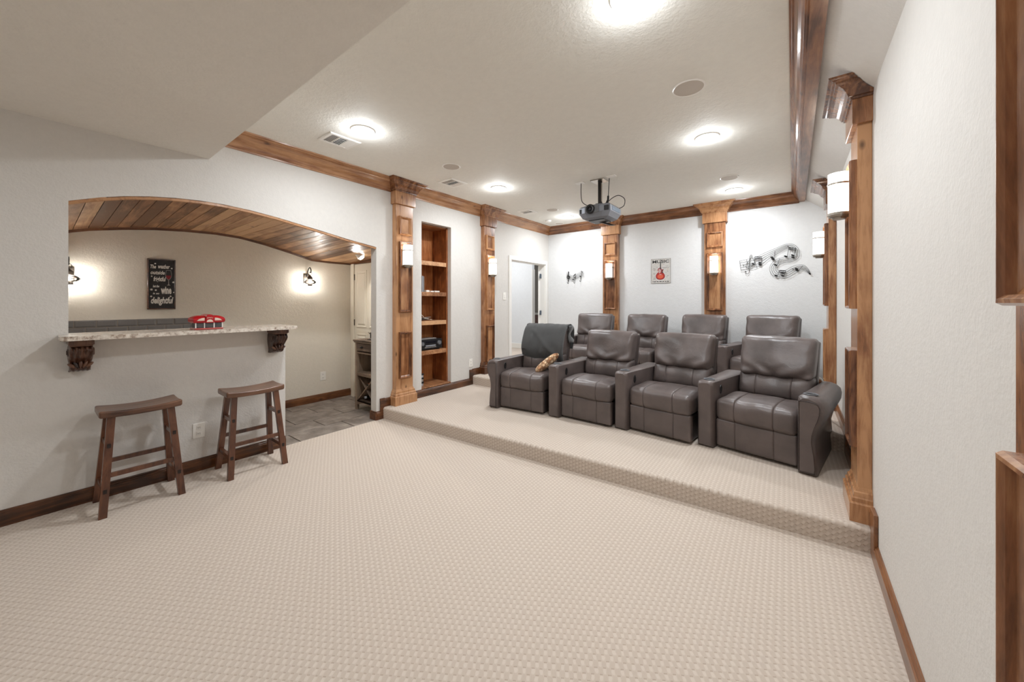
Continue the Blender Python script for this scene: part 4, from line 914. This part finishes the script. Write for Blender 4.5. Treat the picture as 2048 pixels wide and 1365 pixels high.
flat('guitar_halo', body(1.09), 'whiteprint', t, .0060, .0066); flat('guitar_edge', body(1.0), 'gdark', t, .0062, .0070); flat('guitar_body', body(.90), 'gred', t, .0064, .0074)
ell = [fr(.48+.15*math.cos(a), .72+.085*math.sin(a)) for a in [2*math.pi*k/20 for k in range(20)]]; flat('guitar_centre', ell, 'gorange', t, .0066, .0077)
flat('guitar_upper', [fr(*p) for p in ((.38, .44), (.44, .40), (.50, .40), (.52, .50), (.48, .58), (.42, .60), (.38, .52))], 'gpink', t, .0066, .0078)
flat('pickguard', [fr(*p) for p in ((.545, .45), (.61, .46), (.585, .53), (.63, .58), (.55, .60))], 'ink', t, .0066, .0080)
flat('guitar_neck', [fr(*p) for p in ((.465, .06), (.505, .06), (.515, .44), (.465, .44))], 'ink', t, .0066, .0084)
flat('guitar_head', [fr(*p) for p in ((.455, .04), (.52, .02), (.52, .14), (.47, .15))], 'inkpale', t, .0066, .0088)
flat('guitar_bridge', [fr(*p) for p in ((.43, .63), (.54, .63), (.54, .66), (.43, .66))], 'gpink', t, .0066, .0086)
# ================================================================ RECLINERS
def wr(p, seed, sc_, amp):
    return amp*noise.noise(Vector((p.x*sc_[0]+seed*7.3, p.y*sc_[1]+seed, p.z*sc_[2]-seed*3.1)))
def groove(x, xs, wd=.0026): return sum(math.exp(-((x-g)/wd)**2) for g in xs)
GX = (-.125, .125)
def arm_mesh(side, outer):
    """side -1 left / +1 right; outer = the bulging end arm. Outline runs from the inner edge outwards."""
    bm = B(); xi = .268
    def outline(y):
        fy = min(max((y+.05)/.80, 0), 1); wedge = .055*fy if not outer else -.035*fy
        e = max(0, .018-(y+.05))*.9 if y < -.03 else 0
        e2 = max(0, (y-.735))*.8
        e = e+e2
        if outer:
            q = .026*min(max((y+.045)/.05, 0), 1)
            o_ = [(.108, 0), (.108, .05), (.102, .14), (.092+q*.2, .22), (.090+q*.7, .27), (.098+q, .32), (.118+q, .36), (.132+q, .41), (.136+q, .455), (.128+q, .49), (.108+q*.7, .515), (.08+q*.4, .526)]
        else:
            o_ = [(.12, 0), (.12, .1), (.12, .2), (.12, .3), (.12, .4), (.121, .46), (.122, .495), (.118, .512), (.108, .520), (.09, .524), (.07, .525), (.05, .525)]
        top = -.012*fy
        pts = [(xi+e, e)]+[(xi+d+wedge-e, (e if z == 0 else z+(top if z > .4 else 0)-(e if z > .5 else 0))) for d, z in o_]
        pts += [(xi+.02+e, .526+top-e), (xi+.004+e, .515+top-e), (xi+e, .49+top)]
        return [(side*x_, y, z_) for x_, z_ in pts]
    ys_ = [-.05, -.046, -.038, -.02, .05, .15, .3, .45, .60, .70, .735, .75]
    loft(bm, [outline(y) for y in ys_]); return bm
def add_arm(t, side, outer, lever=True):
    a = ob('arm', arm_mesh(side, outer), 'leather', t, smooth=True, auto=38)
    if outer:
        o_ = [(.012, .02), (.095, .02), (.095, .05), (.089, .14), (.077, .22), (.075, .27), (.086, .32), (.108, .36), (.122, .41), (.125, .45), (.115, .478), (.09, .492), (.012, .492)]
    else: o_ = [(.012, .02), (.108, .02), (.108, .495), (.100, .503), (.02, .503), (.012, .495)]
    bm = B(); prism(bm, [(side*(.268+d), z) for d, z in o_], 'y', -.056, -.045); bmesh.ops.bevel(bm, geom=[e for e in bm.edges if e.verts[0].co.y < -.05 and e.verts[1].co.y < -.05], offset=.004, segments=2, affect='EDGES')
    if outer:
        ob('front_panel', bm, 'leather', a, smooth=True, auto=40)
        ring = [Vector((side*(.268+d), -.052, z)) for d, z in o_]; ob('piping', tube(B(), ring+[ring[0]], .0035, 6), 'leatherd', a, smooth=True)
    else: bm.free()
    cx = side*(.268+.060)
    ch_ = lathe(B(), [(.028, .5262), (.040, .5262), (.043, .529), (.040, .5315), (.034, .531), (.031, .528), (.031, .524)], (cx, .045, 0), 28)
    ob('cup_holder', ch_, 'grey', a, smooth=True, auto=40)
    ob('cup_well', lathe(B(), [(0, .5268), (.031, .5268), (.031, .5262), (0, .5262)], (cx, .045, 0), 24), 'black', a)
    # oval release lever recess on the seat side of the arm
    if lever:
        bm = lathe(B(), [(0, .004), (.60, .003), (.72, .006), (.95, .005), (1.0, 0), (0, 0)], n=24)
        bm.transform(Matrix.Translation((side*.2672, .115, .445)) @ Matrix.Rotation(-side*math.pi/2, 4, 'Y') @ Matrix.Diagonal((.036, .020, 1, 1)))
        ob('lever_rim', bm, 'black', a, smooth=True, auto=50)
def recliner(label, x, y, z, adeg, seed, right_arm=False, left_outer=False, backh=.865, group='brown leather recliners'):
    t = thing('recliner', label, 'recliner', (x, y, z), -math.radians(adeg), group)
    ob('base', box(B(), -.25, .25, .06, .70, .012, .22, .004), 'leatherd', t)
    def f1(p, a, b, c):
        p = p.copy()
        if b < -.5: p.y -= .010*(1-a*a)*(1-c*c)-.007*groove(p.x, GX)-wr(p, seed, (5, 5, 9), .004)
        return p
    ob('footrest', rbox(B(), -.262, .262, .0, .06, .02, .235, .016, .012, f1, GX), 'leather', t, smooth=True)
    def f2(p, a, b, c):
        p = p.copy(); g = groove(p.x, GX)
        if c > 0: p.z += .022*(1-a**4)*(1-(b+.15)**2)*c-.0075*g*c-.03*max(b, 0)**2*c+wr(p, seed+3, (9, 7, 5), .008)*c
        if b < -.5: p.y += -.022*(1-a**4)*(1-(c*.9)**2)+.0075*g-wr(p, seed+5, (6, 5, 9), .010)
        if c < -.5: p.z += .006*g
        p.x *= 1-.010*abs(c)**3
        return p
    ob('seat_cushion', rbox(B(), -.264, .264, -.008, .52, .225, .392, .036, .013, f2, GX), 'leather', t, smooth=True)
    lean = lambda z_: (z_-.36)*.26
    def f3(p, a, b, c):
        p = p.copy(); g = groove(p.x, GX)
        if b < 0: p.y += -.030*(1-a**6)*(1-c*c)+.0075*g-wr(p, seed+8, (9, 4, 9), .011)
        p.y += lean(p.z); return p
    ob('lumbar_cushion', rbox(B(), -.258, .258, .465, .60, .365, .56, .034, .013, f3, GX), 'leather', t, smooth=True)
    def f4(p, a, b, c):
        p = p.copy(); fold = max(0, -c-.25)
        if b < .2:
            p.y += (-.038*(1-a**4)*(1-(c*.92)**4)*(.75-.35*c) - wr(p, seed+11, (6, 4, 6), .016))*(1 if b < -.3 else .6)
            # drag folds gathering towards the lower edge and the corners
            s_ = math.sin(abs(p.x)*34-p.z*46+seed*2.1+2.5*noise.noise(Vector((p.x*6, seed, p.z*6))))
            p.y += .016*s_*(fold*1.0+.45*max(0, abs(a)-.60))*(1 if b < -.3 else .5)
        if c > .3: p.z += .010*(1-a*a)*1.0+.004*noise.noise(Vector((p.x*11, seed, 1)))-.010*(abs(a) > .9)*0
        cs = 1+.02*c+wr(p, seed+15, (0, 0, 14), .012)
        p.x *= cs
        p.z += .008*abs(a)**5*(1 if c > 0 else -.2)
        p.y += lean(p.z); return p
    ob('headrest_pillow', rbox(B(), -.262, .262, .445, .60, .535, backh-.012, .042, .0125, f4), 'leather', t, smooth=True)
    def f5(p, a, b, c):
        p = p.copy(); p.y += lean(p.z)*1.0; return p
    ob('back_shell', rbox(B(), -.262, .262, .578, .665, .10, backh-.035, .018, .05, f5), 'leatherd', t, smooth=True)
    add_arm(t, -1, left_outer)
    if right_arm: add_arm(t, 1, True, False)
    return t
R1 = [(-2.290, 3.160, -6.0), (-1.590, 3.235, 1.6), (-.916, 3.262, 7.0), (-.232, 3.26, 12.0)]
l1 = ['front-row brown leather recliner draped with a charcoal blanket', 'front-row brown leather recliner beside the blanket-draped one', 'front-row brown leather recliner, second from the right end', 'front-row brown leather recliner at the right end with wide outer arm']
l2 = ['back-row brown leather recliner farthest left, by the doorway side', 'back-row brown leather recliner, second from the left', 'back-row brown leather recliner, third from the left, below a pilaster', 'back-row brown leather recliner farthest right, below the staff art']
for k, (x, y, a) in enumerate(R1): recliner(l1[k], x, y, P1+.001, a, k+1.3, k == 3, k == 0, group='front row of recliners', backh=(.86, .85, .855, .865)[k])
R2 = [(-2.367, 4.70, -6.0), (-1.702, 4.80, 1.6), (-1.018, 4.83, 7.0), (-.332, 4.865, 12.0)]
for k, (x, y, a) in enumerate(R2): recliner(l2[k], x, y, P2+.001, a, k+7.9, k == 3, k == 0, group='back row of recliners', backh=(.86, .86, .87, .875)[k])
# blanket over the first recliner
x, y, a = R1[0]; T1 = Matrix.Translation((x, y, P1)) @ Matrix.Rotation(-math.radians(a), 4, 'Z')
lean = lambda z_: (z_-.36)*.26
path = catmull([(0, .447+lean(.50), .50), (0, .395+lean(.58), .58), (0, .380+lean(.68), .68), (0, .400+lean(.78), .78), (0, .445+lean(.85), .858), (0, .52+lean(.87), .890), (0, .60+lean(.87), .885), (0, .685+lean(.82), .84), (0, .70+lean(.7), .72), (0, .69+lean(.6), .60)], 6)
bm = B(); nx = 48; G = []
for i, p in enumerate(path):
    s_ = i/(len(path)-1); row = []
    for k in range(nx+1):
        u = -1+2*k/nx; xx = u*.272+.012
        fold = .007*math.sin(u*9+s_*3+1.2*noise.noise(Vector((u*2, s_*3, 0))))+.010*noise.noise(Vector((u*3, s_*6, 4)))
        diag = .012*math.exp(-((u*.6+s_*2.2-.55)/.07)**2)*(s_ < .4)
        yy = p.y-(fold+diag+.008)*(1 if s_ < .55 else -1); zz = p.z+(abs(fold)*.6 if .35 < s_ < .65 else 0)
        if s_ < .12: zz += .010*math.sin(u*5)-.012*u
        if abs(u) > .93 : yy += .012*(abs(u)-.93)/.07*(1 if s_ < .5 else -1)
        row.append(bm.verts.new((xx, yy, zz)))
    G.append(row)
for r0, r1 in zip(G, G[1:]):
    for k in range(nx): bm.faces.new((r0[k], r0[k+1], r1[k+1], r1[k]))
bmesh.ops.solidify(bm, geom=bm.faces[:], thickness=.006)
# corner hanging down at the right side of the backrest
b0 = len(bm.verts)
rr = []
for i in range(9):
    z_ = .885-.20*i/8; w_ = .05+.018*math.sin(i*1.1)
    rr.append([(.285+.008*math.sin(i*.9), .50+lean(.8)-.0*i, z_), (.300+.010*math.sin(i*.9+1), .50+lean(.8)+w_, z_), (.292+.010*math.sin(i*.9+1), .50+lean(.8)+w_*2, z_-.004), (.284, .50+lean(.8)+w_, z_-.002)])
loft(bm, rr)
bm.transform(T1); tag(ob('blanket', bm, 'blanket', smooth=True), 'charcoal grey blanket draped over the backrest of a front-row recliner', 'blanket')
# patterned pillow leaning on the first seat against the next arm
def f6(p, a, b, c):
    p = p.copy(); e = max(0, 1-(a*a)**1.4)*max(0, 1-(b*b)**1.4)
    p.z = p.z*(.18+.82*e**.5); p.x *= 1+.05*abs(b)**3; p.y *= 1+.05*abs(a)**3; return p
bm = rbox(B(), -.105, .105, -.155, .155, -.045, .045, .03, .016, f6)
bm.transform(T1 @ Matrix.Translation((.165, .285, .485)) @ Matrix.Rotation(math.radians(-52), 4, 'Z') @ Matrix.Rotation(math.radians(38), 4, 'X') @ Matrix.Rotation(math.radians(-14), 4, 'Y'))
tag(ob('throw_pillow', bm, 'print', smooth=True), 'tan and brown patterned throw pillow on the blanket-draped recliner', 'pillow')
# white cord behind the right recliner
tag(ob('power_cable', tube(B(), catmull([(.09, 3.98, .62), (.14, 4.02, .655), (.19, 4.06, .63), (.22, 4.10, .55), (.245, 4.16, .40), (.25, 4.25, .27), (.24, 4.3, .262)], 6), .006), 'white', smooth=True), 'white power cord looping behind the right front recliner', 'cord')
# ---------------------------------------------------------------- layout units -> metres
Sm = Matrix.Scale(S, 4); done = set()
for o in list(COL.objects):
    if o.type in ('MESH', 'EMPTY'):
        o.location = o.location*S
        if o.type == 'MESH' and o.data.name not in done: o.data.transform(Sm); done.add(o.data.name)
bpy.context.view_layer.update()
